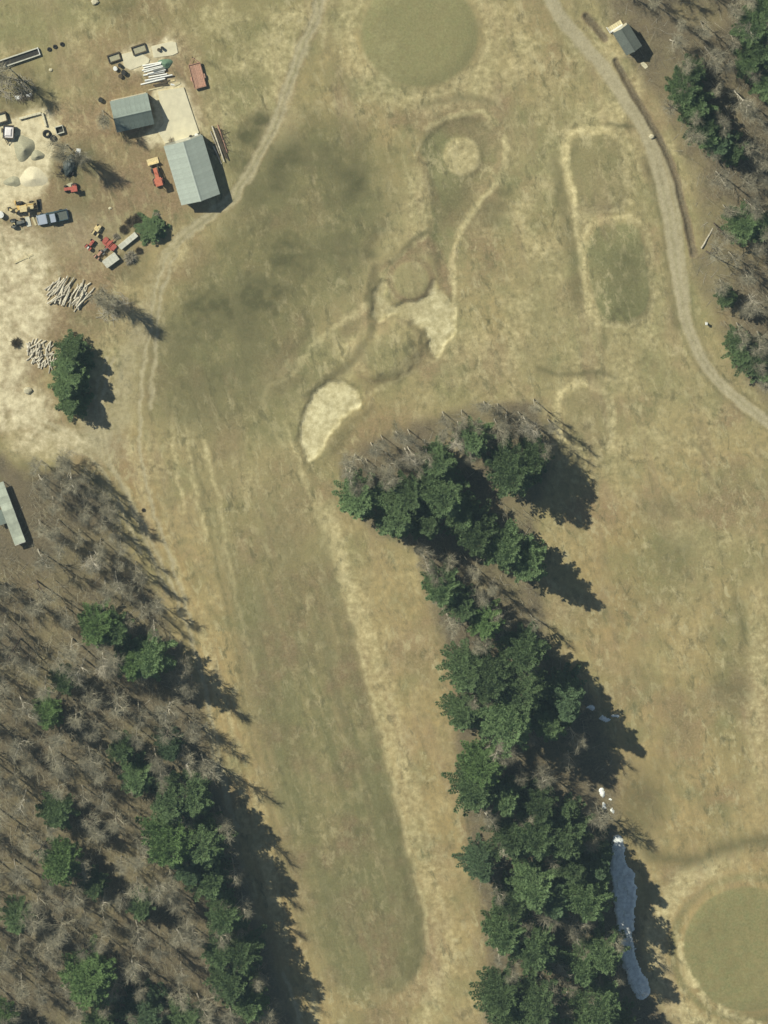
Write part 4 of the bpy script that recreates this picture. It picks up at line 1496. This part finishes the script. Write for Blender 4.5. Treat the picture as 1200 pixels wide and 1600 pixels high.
# covered dark machine under the yard tree
cm = thing('covered_machine', G(108, 258), 1.3, 'dark grey-green covered machine under the broad yard tree', 'machine')
bm_ = bmesh.new()
bmesh.ops.create_icosphere(bm_, subdivisions=3, radius=1.0)
rr_ = random.Random(4)
for v in bm_.verts:
    k = 1 + .12 * math.sin(v.co.x * 7 + 1) * math.cos(v.co.y * 6)
    v.co = Vector((v.co.x * 2.0 * k, v.co.y * 1.1 * k, max(v.co.z, -.15) * 1.3 * k))
me = bpy.data.meshes.new('tarp')
bm_.to_mesh(me)
bm_.free()
me.materials.append(mat('dark_tarp', srgb(58, 66, 62), .6, 0, 2, .3, .5))
part('tarp', me, cm)
for x in (-1.2, 1.2):
    for y in (-1.05, 1.05):
        wheel(cm, x, y, .4, .22)


def trailer(name, px, py, a, L, W, mdeck, mframe, label, planks=6, side=.3):
    t = thing(name, G(px, py), a, label, 'trailer')
    pw = (W - .1) / planks
    for i in range(planks):
        MB().box((0, -W / 2 + .05 + pw * (i + .5), .62 + .004 * (i % 2)), (L - .1, pw - .03, .05)).build('plank', mdeck, t)
    for sg in (-1, 1):
        MB().box((0, sg * (W / 2), .62 + side / 2), (L, .06, side + .12)).build('side_rail', mframe, t)
        wheel(t, -L * .08, sg * (W / 2 + .16), .34, .2)
        MB().box((-L * .08, sg * (W / 2 + .16), .74), (.8, .24, .04)).build('fender', mframe, t)
        MB().tube((L / 2, sg * W * .4, .55), (L / 2 + 1.1, 0, .5), .05, .05, 6).build('drawbar', mframe, t)
    MB().box((-L / 2 - .03, 0, .62 + side / 2), (.06, W + .06, side + .12)).build('tailboard', mframe, t)
    MB().box((L / 2 + .03, 0, .62 + side / 2), (.06, W + .06, side + .12)).build('headboard', mframe, t)
    MB().box((L / 2 + 1.15, 0, .5), (.2, .14, .12)).build('coupler', m_steel, t)
    return t


trailer('flat_trailer', 308, 117, ang(312, 138, 302, 100), 4.3, 2.1, m_rust, m_rust, 'rusty pink-red open trailer right of the pipe stack', 7, .2)
ht = trailer('dump_trailer', 13, 205, ang(13, 207, 12, 225), 2.2, 1.9, m_steel, m_woodd, 'dark-sided trailer heaped with white gravel on the pale yard', 5, .7)
ld = MB()
ld.slab([(-1.0, -.85), (1.0, -.85), (1.0, .85), (-1.0, .85)], .68, .98)
ld.box((0, 0, 1.1), (1.7, 1.4, .24), taper=(.6, .6))
tag(ld.build('gravel_load', mat('white_gravel', srgb(226, 220, 214), .95, 0, 6, .1, .4)), 'white gravel heaped in the dark-sided trailer', 'gravel', None, 'stuff')
ldo = bpy.data.objects['gravel_load']
ldo.location = ht.location
ldo.rotation_euler = ht.rotation_euler
bn = thing('timber_bin', G(0, 184), ang(0, 184, 20, 178), 'dark timber bin cut by the left edge above the gravel trailer', 'bin')
for sg in (-1, 1):
    for k in range(3):
        MB().box((0, sg * .8, .15 + .3 * k), (2.4, .12, .28)).build('board', m_woodd, bn)
for k in range(3):
    MB().box((1.15, 0, .15 + .3 * k), (.12, 1.45, .28)).build('board', m_woodd, bn)
MB().slab([(-1.2, -.72), (1.0, -.72), (1.06, .72), (-1.2, .72)], .0, .5).build('fill', m_sandp, bn)

# long open trough trailer at the left edge, with the three stubs beyond its end
tt = thing('trough', G(24, 92), ang(0, 101, 62, 80), 'long pale-edged open trough at the upper left edge', 'trough')
MB().box((0, 0, .3), (8.6, 1.1, .06)).build('floor', m_steel, tt)
for sg in (-1, 1):
    MB().box((0, sg * .62, .45), (8.6, .14, .5)).build('side', m_whited, tt)
MB().box((4.36, 0, .45), (.12, 1.38, .5)).build('end_board', m_white, tt)
for x in (-3, 0, 3):
    MB().box((x, 0, .13), (.2, 1.2, .28)).build('bearer', m_woodd, tt)
for px, py, l in ((77, 77, 'nearest to'), (86, 73, 'second from'), (97, 69, 'farthest from')):
    b = MB().torus((0, 0, .14), (0, 0, 1), .26, .14, 14, 6)
    o = tag(b.build('tyre', m_tyre, None, 0, True), f'old black tyre lying in a row, {l} the end of the trough', 'tyre', 'tyres beyond the trough')
    o.location = G(px, py)


# ------------------------------------------------------------------ yard pads, walls, bins, heaps
def px_slab(name, pts, h, m, label, cat, bevel=.02):
    ps = [G(*q) for q in pts]
    c = sum(ps, Vector()) / len(ps)
    zmin = min(q.z for q in ps)
    zmax = max(q.z for q in ps)
    o = MB().slab([(q.x - c.x, q.y - c.y) for q in ps[::-1]], zmin - .2, zmax + h).build(name, m, None, bevel)
    o.location = (c.x, c.y, 0)
    return tag(o, label, cat)


px_slab('concrete_pad', [(246, 142), (287, 136), (311, 207), (292, 216), (258, 224), (246, 205), (256, 192)], .14, m_conc, 'pale concrete pad between the two grey sheds', 'pad')
px_slab('concrete_pad', [(236, 72), (268, 64), (275, 66), (278, 82), (270, 86), (240, 90)], .08, m_conc, 'pale concrete pad above the white pipe stack', 'pad')
px_slab('concrete_pad', [(190, 84), (214, 78), (234, 92), (232, 98), (204, 109), (194, 104)], .06, m_conc, 'pale concrete pad between the two framed beds', 'pad')


def framed(px, py, a, L, W, fill, label):
    t = thing('framed_bed', G(px, py), a, label, 'frame')
    for sg in (-1, 1):
        MB().box((0, sg * (W / 2), .25), (L + .16, .14, .6)).build('board', m_woodd, t)
        MB().box((sg * (L / 2), 0, .25), (.14, W - .15, .58)).build('board', m_woodd, t)
    MB().slab([(-L / 2 + .06, -W / 2 + .06), (L / 2 - .06, -W / 2 + .06), (L / 2 - .06, W / 2 - .06), (-L / 2 + .06, W / 2 - .06)], -.05, .22).build('fill', fill, t)


framed(178, 89, ang(168, 92, 186, 86), 2.1, 1.3, m_grav, 'small dark-framed bed of gravel at the left of the pads')
framed(217, 76, ang(205, 79, 226, 72), 2.4, 1.4, m_grav, 'larger dark-framed grey-green bed above the pads')

# bay wall of low blocks in an L on the pale yard
bw = thing('bay_wall', G(64, 176), ang(30, 184, 63, 175), 'low L-shaped block wall round the gravel bay', 'wall')
for i in range(5):
    MB().box((-.4 - .8 * i, 0, .25), (.78, .35, .6)).build('block', m_conc, bw, .02)
for i in range(4):
    MB().box((.2, -.4 - .62 * i, .25), (.35, .6, .6), -.05).build('block', m_conc, bw, .02)


def heap(px, py, rx, ry, h, m, label, seed):
    r = random.Random(seed)
    b = MB()
    n, k = 28, 7
    b.v.append(Vector((0, 0, h)))
    for j in range(1, k + 1):
        f = j / k
        for i in range(n):
            t = 2 * math.pi * i / n
            ww = 1 + .12 * math.sin(3 * t + seed) + r.uniform(-.04, .04)
            b.v.append(Vector((rx * f * ww * math.cos(t), ry * f * ww * math.sin(t), h * (1 - f) ** 1.15 - .06 * (j == k))))
    for i in range(n):
        b.f.append((0, 1 + i, 1 + (i + 1) % n))
        for j in range(k - 1):
            a = 1 + j * n
            b.f.append((a + i, a + n + i, a + n + (i + 1) % n, a + (i + 1) % n))
    o = b.build('heap', m, None, 0, True)
    o.location = G(px, py)
    return tag(o, label, 'heap')


heap(37, 232, 1.9, 2.4, 1.5, m_grav, 'grey conical gravel heap on the pale yard', 1)
heap(58, 243, 1.3, 1.0, .9, m_grav, 'small olive soil heap right of the grey gravel heap', 2)
heap(52, 278, 2.6, 1.9, .8, m_sandp, 'broad low pale sand heap at the lower end of the yard', 3)
heap(20, 284, 1.6, 1.0, .5, m_grav, 'low flat grey heap left of the broad sand heap', 4)
heap(110, 292, .0001 + .9, .8, .3, m_grav, 'tiny spill of gravel by the small red tractor', 5)

# bits and pieces
for px, py, rr2, l in ((73, 209, .55, 'big black tyre lying below the corner of the bay wall'), (83, 216, .4, 'smaller black tyre lying beside the big one by the bay wall')):
    o = tag(MB().torus((0, 0, .2), (0, 0, 1), rr2, .2, 18, 8).build('tyre', m_tyre, None, 0, True), l, 'tyre')
    o.location = G(px, py)
ob = thing('open_crate', G(93, 202), ang(88, 206, 99, 203), 'pale open crate with dark inside right of the bay wall', 'crate')
for sg in (-1, 1):
    MB().box((0, sg * .62, .4), (1.4, .08, .8)).build('side', m_whited, ob)
    MB().box((sg * .66, 0, .4), (.08, 1.15, .78)).build('side', m_whited, ob)
MB().box((0, 0, .1), (1.2, 1.1, .06)).build('floor', m_steel, ob)
for px, py, L, W, a, mm, lab in ((122, 239, 1.6, .8, 1.4, m_white, 'white sheet leaning at the right of the covered machine'), (127, 252, .9, .5, .8, m_whited, 'small grey-white board below the white sheet'),
                                 (29, 152, 1.2, .8, .3, m_white, 'white board left of the pair below the trough'), (45, 149, 1.0, .6, .3, m_white, 'white board right of the pair below the trough'),
                                 (53, 344, 2.0, .35, ang(50, 335, 57, 352), m_wood, 'cream plank lying in front of the pickup truck'), (44, 346, 1.8, .8, ang(42, 337, 46, 354), m_whited, 'grey panel lying between the grey tractor and cream plank'),
                                 (268, 126, 1.2, .35, .2, m_creamp, 'short cream board at the lower right of the pipe stack'), (277, 131, 1.1, .45, .45, m_wood, 'cream offcut board on the corner of the concrete pad'),
                                 (270, 132, .8, .3, -.2, m_white, 'small white offcut between the cream boards'),
                                 (243, 138, 2.6, .22, .2, m_wood, 'narrow cream board along the upper edge of the pad'), (37, 404, 3.6, .3, ang(5, 410, 37, 396), m_wood, 'pale plank on the worn ground at the left edge'),
                                 (42, 399, 1.3, .25, -.9, m_wood, 'short pale plank meeting the end of the long one at the left edge'), (248, 107, 2.2, .4, .25, m_steelg, 'grey sheet resting on the white pipes')):
    p = G(px, py)
    o = tag(MB().slab([(-L / 2, -W / 2), (L / 2, -W / 2 * .94), (L / 2 * .99, W / 2), (-L / 2 * .98, W / 2 * .97)], .0, .09).build('board', mm, None, .012), lab, 'board')
    o.location = p + Vector((0, 0, .05 + (.6 if 'resting' in lab else .0)))
    o.rotation_euler = (0.02, .03, a)

# white pipes
rr_ = random.Random(12)
a0 = ang(218, 118, 264, 108)
for i in range(10):
    L = rr_.uniform(3.2, 5.0)
    py = 99 + 3.1 * i
    px = 238 + rr_.uniform(-5, 6) + i * .6
    p = G(px, py)
    rad = .14
    b = MB().tube((-L / 2, 0, 0), (L / 2, 0, 0), rad, rad, 10)
    o = tag(b.build('pipe', m_white), f'white pipe, {ORD[i]} from the top in the stack above the smaller shed', 'pipe', 'white pipes in the stack')
    o.location = p + Vector((0, 0, .16 + (.24 if i % 3 == 1 else 0)))
    o.rotation_euler = (0, rr_.uniform(-.02, .02), a0 + rr_.uniform(-.05, .05))
tg = heap(258, 99, 1.35, .95, .7, m_tarp, 'green tarpaulin heap on the upper right of the pipe stack', 6)
for i in range(5):
    L = rr_.uniform(1.8, 2.8)
    o = tag(MB().box((0, 0, .12), (L, .22, .2)).build('beam', m_woodd, None, .015), 'dark timber beam under the lower side of the pipe stack', 'beam', 'dark beams below the pipes')
    o.location = G(250 + rr_.uniform(-3, 5), 124 + 2.3 * i)
    o.rotation_euler = (0, 0, a0 + rr_.uniform(-.1, .1))


def drum(px, py, rad, h, m, lab, cat='drum'):
    t = thing('drum', G(px, py), 0, lab, cat)
    MB().tube((0, 0, 0), (0, 0, h), rad, rad, 16).build('body', m, t, 0)
    for z in (h * .33, h * .66, h - .03):
        MB().torus((0, 0, z), (0, 0, 1), rad, .02, 16, 5).build('hoop', m, t)
    MB().tube((rad * .5, 0, h), (rad * .5, 0, h + .04), .05, .05, 8).build('bung', m_steel, t)


drum(180, 106, .36, .8, m_white, 'white drum at the lower left corner of the pads')
drum(187, 101, .3, .8, m_steel, 'dark drum between the framed bed and the white drum')
drum(193, 112, .42, .9, m_steel, 'big dark drum right of the white drum')
drum(188, 118, .36, .6, m_woodd, 'brown drum lowest of the four by the pads')
drum(307, 211, .34, .85, m_white, 'white drum at the upper right corner of the large shed')
drum(298, 213, .3, .8, m_steel, 'dark drum at the upper end of the large shed')
drum(1, 334, .55, 1.1, m_white, 'white tank cut by the left edge beside the backhoe loader', 'tank')
drum(157, 155, .4, .8, m_steel, 'dark drum at the upper left corner of the smaller shed')
drum(248, 77, .28, .6, m_woodd, 'small brown drum on the left of the upper pad')
drum(253, 74, .25, .9, m_steel, 'small dark drum in the middle of the upper pad')

# two white boxes by the mowers
for c, d0, d1, L, W, h, lab in (((200, 375), (186, 388), (213, 366), 3.9, .95, .75, 'long narrow white box beside the round evergreen bush'),
                                ((173, 405), (158, 419), (184, 400), 2.8, 1.5, .95, 'shorter wider white box below the mower group')):
    t = thing('storage_box', G(*c), ang(*d0, *d1), lab, 'box')
    MB().box((0, 0, h / 2), (L - .1, W - .1, h)).build('body', m_whited, t, .02)
    n = 3 if L > 3 else 2
    for i in range(n):
        x = -L / 2 + L / n * (i + .5)
        ldd = MB().box((x, 0, h + .04), (L / n - .02, W, .07), 0, 0, .02).build('lid', m_whited, t, .015)
        MB().box((x, -W / 2 - .02, h - .05), (.18, .04, .06)).build('handle', m_steel, ldd)

# beams and poles beside the large shed
for i, (q0, q1, rad, mm, lab) in enumerate((((331, 196, ), (350, 252), .13, m_log, 'long pale pole on the lumber right of the large shed'), ((335, 202), (353, 246), .16, m_woodd, 'dark beam right of the long pale pole'),
                                            ((337, 200), (357, 250), .15, m_woodd, 'outermost dark beam of the lumber right of the large shed'), ((329, 205), (343, 240), .14, m_bark, 'grey beam left of the long pale pole'),
                                            ((333, 228), (346, 256), .13, m_log, 'short pale pole at the lower end of the lumber'), ((340, 195), (355, 238), .13, m_rust, 'reddish beam at the upper end of the lumber'))):
    p0, p1 = G(*q0), G(*q1)
    c = (p0 + p1) / 2
    L = (p1 - p0).length
    b = MB().tube((-L / 2, 0, 0), (0, .03, .01), rad, rad * .95, 8).tube((0, .03, .01), (L / 2, 0, 0), rad * .95, rad * .8, 8)
    o = tag(b.build('pole', mm), lab, 'pole')
    o.location = c + Vector((0, 0, rad + .02 + (.25 if i == 0 else 0)))
    o.rotation_euler = (0, 0, math.atan2(p1.y - p0.y, p1.x - p0.x))


# brush piles: heaps of cut branches, one joined tangle each
def brush(px, py, rx, ry, n, h, m, lab, seed):
    r = random.Random(seed)
    b = MB()
    for i in range(n):
        t = r.uniform(0, 6.28)
        f = math.sqrt(r.random())
        x, y = rx * f * math.cos(t), ry * f * math.sin(t)
        z = h * (1 - f) * r.random() + .05
        a = r.gauss(ang(0, 0, 10, 8), .6)
        L = r.uniform(.8, 2.6)
        d = Vector((math.cos(a), math.sin(a), r.uniform(-.12, .18)))
        b.tube(Vector((x, y, z)) - d * L / 2, Vector((x, y, z)) + d * L / 2, r.uniform(.03, .07), .015, 4, False)
    t = thing('brush_pile', G(px, py), 0, lab, 'brush pile')
    o = b.build('branches', m, t)
    o['kind'] = 'stuff'


brush(22, 138, 3.6, 2.2, 150, .9, m_bark, 'grey pile of cut branches below the trough', 1)
brush(38, 152, 1.6, 1.0, 60, .6, m_woodd, 'small dark pile of cut branches above the bay wall', 2)
brush(346, 222, 1.3, 2.6, 70, .5, m_woodd, 'dark tangle of scrap branches beside the long poles', 3)
brush(104, 268, 1.8, 1.4, 70, .6, m_woodd, 'dark pile of branches below the covered machine', 4)
brush(176, 478, 3.0, 3.0, 130, .7, m_bark, 'grey brush pile under the broad tree by the log pile', 5)


# ------------------------------------------------------------------ log piles
def log_mesh(L, rad, seed):
    r = random.Random(seed)
    b = MB()
    pts = [(Vector((-L / 2 + L * i / 4, r.uniform(-.04, .04) * L / 3, r.uniform(-.02, .02))), rad * (1.05 - .08 * i) * r.uniform(.92, 1.08)) for i in range(5)]
    for (p, ra), (q, rb) in zip(pts, pts[1:]):
        b.tube(p, q, ra, rb, 8, False)
    n = len(b.v)
    b.f.append(tuple(range(8))[::-1])
    b.f.append(tuple(range(n - 8, n)))
    return b.mesh('log', m_log)


r = random.Random(31)
LM = [log_mesh(3.4, .17, i) for i in range(4)] + [log_mesh(2.0, .15, 9), log_mesh(4.2, .15, 10)]
for i in range(60):
    u = r.uniform(-1, 1)
    px = 108 + u * 26 + r.uniform(-4, 4)
    py = 455 + u * 6 + r.uniform(-13, 13)
    if i > 50:
        px, py = 84 + r.uniform(-8, 12), 458 + r.uniform(-10, 10)
    o = part('log', LM[r.randrange(4) if i < 50 else 4], None)
    o.location = G(px, py) + Vector((0, 0, .2 + r.choice((0, .0, .28, .5)) * (abs(u) < .7)))
    o.rotation_euler = (r.uniform(0, 6), r.uniform(-.06, .06), ang(100, 470, 116, 443) + r.gauss(0, .26))
    k_ = r.uniform(.5, .95)
    o.scale = (r.uniform(.55, 1.1), k_, k_)
    tag(o, 'pale weathered log in the large log pile of the yard', 'log', 'logs in the large pile')
for (q0, q1, lab) in (((130, 468), (147, 450), 'loose pale log splayed out at the right of the large log pile'), ((116, 486), (121, 479), 'short loose log below the large log pile')):
    o = part('log', LM[5] if q0[0] > 125 else LM[4], None)
    p0, p1 = G(*q0), G(*q1)
    o.location = (p0 + p1) / 2 + Vector((0, 0, .16))
    o.rotation_euler = (0, 0, math.atan2(p1.y - p0.y, p1.x - p0.x))
    if q0[0] < 125:
        o.scale = (.55, .8, .8)
    else:
        o.scale = (.75, 1, 1)
    tag(o, lab, 'log')
FW = [log_mesh(1.1, .14, 40 + i) for i in range(3)] + [log_mesh(1.8, .12, 50)]
for i in range(70):
    t = r.uniform(0, 6.28)
    f = math.sqrt(r.random())
    px, py = 60 + 20 * f * math.cos(t), 550 + 22 * f * math.sin(t)
    if i > 58:
        px, py = 78 + r.uniform(-4, 8), 556 + r.uniform(-20, 20)
    o = part('split_log', FW[r.randrange(3) if i < 58 else 3], None)
    o.location = G(px, py) + Vector((0, 0, .14 + .5 * (1 - f) * r.random()))
    o.rotation_euler = (r.uniform(0, 6), r.uniform(-.2, .2), ang(55, 560, 64, 540) + r.gauss(0, .5))
    tag(o, 'short pale split log in the firewood pile left of the evergreens', 'log', 'split logs in the firewood pile')


# ------------------------------------------------------------------ stones, posts, snow
def stone(px, py, s, lab, m=m_rock, seed=0):
    bm2 = bmesh.new()
    bmesh.ops.create_icosphere(bm2, subdivisions=2, radius=1.0)
    r = random.Random(seed)
    for v in bm2.verts:
        v.co *= r.uniform(.82, 1.12)
        v.co.z *= .6
    me = bpy.data.meshes.new('stone')
    bm2.to_mesh(me)
    bm2.free()
    me.materials.append(m)
    o = part('stone', me, None)
    o.location = G(px, py) + Vector((0, 0, s * .3))
    o.scale = (s * 1.2, s, s)
    return tag(o, lab, 'stone')


stone(43, 609, .7, 'pale boulder at the lower left of the evergreen screen', seed=1)
stone(1018, 213, .45, 'white stone between the gravel track and the ditch', seed=2)
stone(172, 325, .25, 'small white stone on the open yard below the orange tractor', seed=3)
stone(79, 109, .3, 'small white stone on the grass below the tyre row', seed=4)
stone(148, 2, .6, 'pale boulder at the top edge above the yard', seed=5)
wp = thing('marker_post', G(1103, 504), 0, 'short white marker post right of the gravel track bend', 'post')
MB().box((0, 0, .5), (.34, .34, 1.1)).build('post', m_whited, wp, .03)
MB().box((0, 0, 1.08), (.5, .5, .08), taper=(.7, .7)).build('cap', m_white, wp, .02)
fl = tag(log_mesh and part('fallen_log', LM[5], None), 'pale fallen trunk lying at the edge of the right wood', 'log')
p0, p1 = G(1098, 384), G(1112, 360)
fl.location = (p0 + p1) / 2 + Vector((0, 0, .12))
fl.rotation_euler = (0, 0, math.atan2(p1.y - p0.y, p1.x - p0.x))


def snow(name, pts, h, lab, seed):
    ps = smooth_pts(pts, True, 6)
    ws = np.array([tuple(P(*q))[:2] for q in ps])
    st = 0.16
    ax = np.arange(ws[:, 0].min() - .5, ws[:, 0].max() + .5, st)
    ay = np.arange(ws[:, 1].min() - .5, ws[:, 1].max() + .5, st)
    X, Y = np.meshgrid(ax, ay)
    n1 = fbm(X + seed * 31, Y, 1.1, 4, 300 + seed)
    n2 = fbm(X, Y + seed * 17, 0.6, 3, 340 + seed)
    sd = sd_poly(X, Y, ws, 50, False) + (n1 - .5) * min(.9, 0.35 + h)
    ok = sd < 0
    # keep the largest connected blob
    lab_ = np.zeros(X.shape, int)
    best, cur = 0, 0
    sizes = {}
    for a, b in zip(*np.nonzero(ok)):
        if lab_[a, b]:
            continue
        cur += 1
        stack = [(a, b)]
        lab_[a, b] = cur
        sizes[cur] = 0
        while stack:
            u, v = stack.pop()
            sizes[cur] += 1
            for du, dv in ((1, 0), (-1, 0), (0, 1), (0, -1)):
                q, t = u + du, v + dv
                if 0 <= q < X.shape[0] and 0 <= t < X.shape[1] and ok[q, t] and not lab_[q, t]:
                    lab_[q, t] = cur
                    stack.append((q, t))
    ok = lab_ == max(sizes, key=sizes.get)
    b = MB()
    vid = {}
    for a, c in zip(*np.nonzero(ok)):
        x, y = float(X[a, c]), float(Y[a, c])
        e = min(1.0, max(0.0, -float(sd[a, c])) / .5)
        inner = all(0 <= a + i < X.shape[0] and 0 <= c + k < X.shape[1] and ok[a + i, c + k] for i in (-1, 0, 1) for k in (-1, 0, 1))
        vid[(a, c)] = len(b.v)
        b.v.append(Vector((x, y, gz(x, y) + (h * e + .03 + float(n2[a, c]) * .12 * e if inner else -.02))))
    for (a, c) in vid:
        q = [(a, c), (a, c + 1), (a + 1, c + 1), (a + 1, c)]
        if all(t in vid for t in q):
            b.f.append(tuple(vid[t] for t in q))
    o = b.build('snow_patch', m_snow, None, 0, True)
    return tag(o, lab, 'snow')


snow('snow', [(958, 1308), (970, 1306), (977, 1325), (980, 1350), (992, 1366), (995, 1395), (992, 1430), (991, 1470), (998, 1505), (1014, 1535), (1016, 1556), (1000, 1562), (985, 1545), (971, 1505), (962, 1450), (956, 1395), (952, 1345)],
     .22, 'long strip of old snow along the shaded side of the central belt', 3)
snow('snow', [(936, 1232), (942, 1230), (945, 1240), (943, 1246), (937, 1244)], .15, 'small white snow lump uppermost above the long snow strip', 4)
snow('snow', [(940, 1252), (946, 1254), (950, 1262), (956, 1260), (960, 1266), (957, 1271), (949, 1267), (942, 1264)], .15, 'ragged white snow lump just above the long snow strip', 5)
snow('snow', [(951, 1246), (956, 1247), (959, 1252), (954, 1253)], .12, 'tiny snow lump right of the two others above the strip', 6)
for i, (x, y, s, lab) in enumerate(((923, 1105, 10, 'uppermost snow scrap in the pine shade beside the open grass'), (942, 1122, 12, 'middle snow scrap in the pine shade beside the open grass'), (962, 1118, 9, 'right snow scrap in the pine shade beside the open grass'),
                                    (888, 1160, 7, 'snow scrap under the snow-side pines at the gap'), (993, 1483, 4, 'sunlit snow scrap at the right edge of the long strip'))):
    snow('snow', [(x - s, y), (x, y - s * .4), (x + s, y + s * .2), (x + s * .2, y + s * .5)], .12, lab, 20 + i)
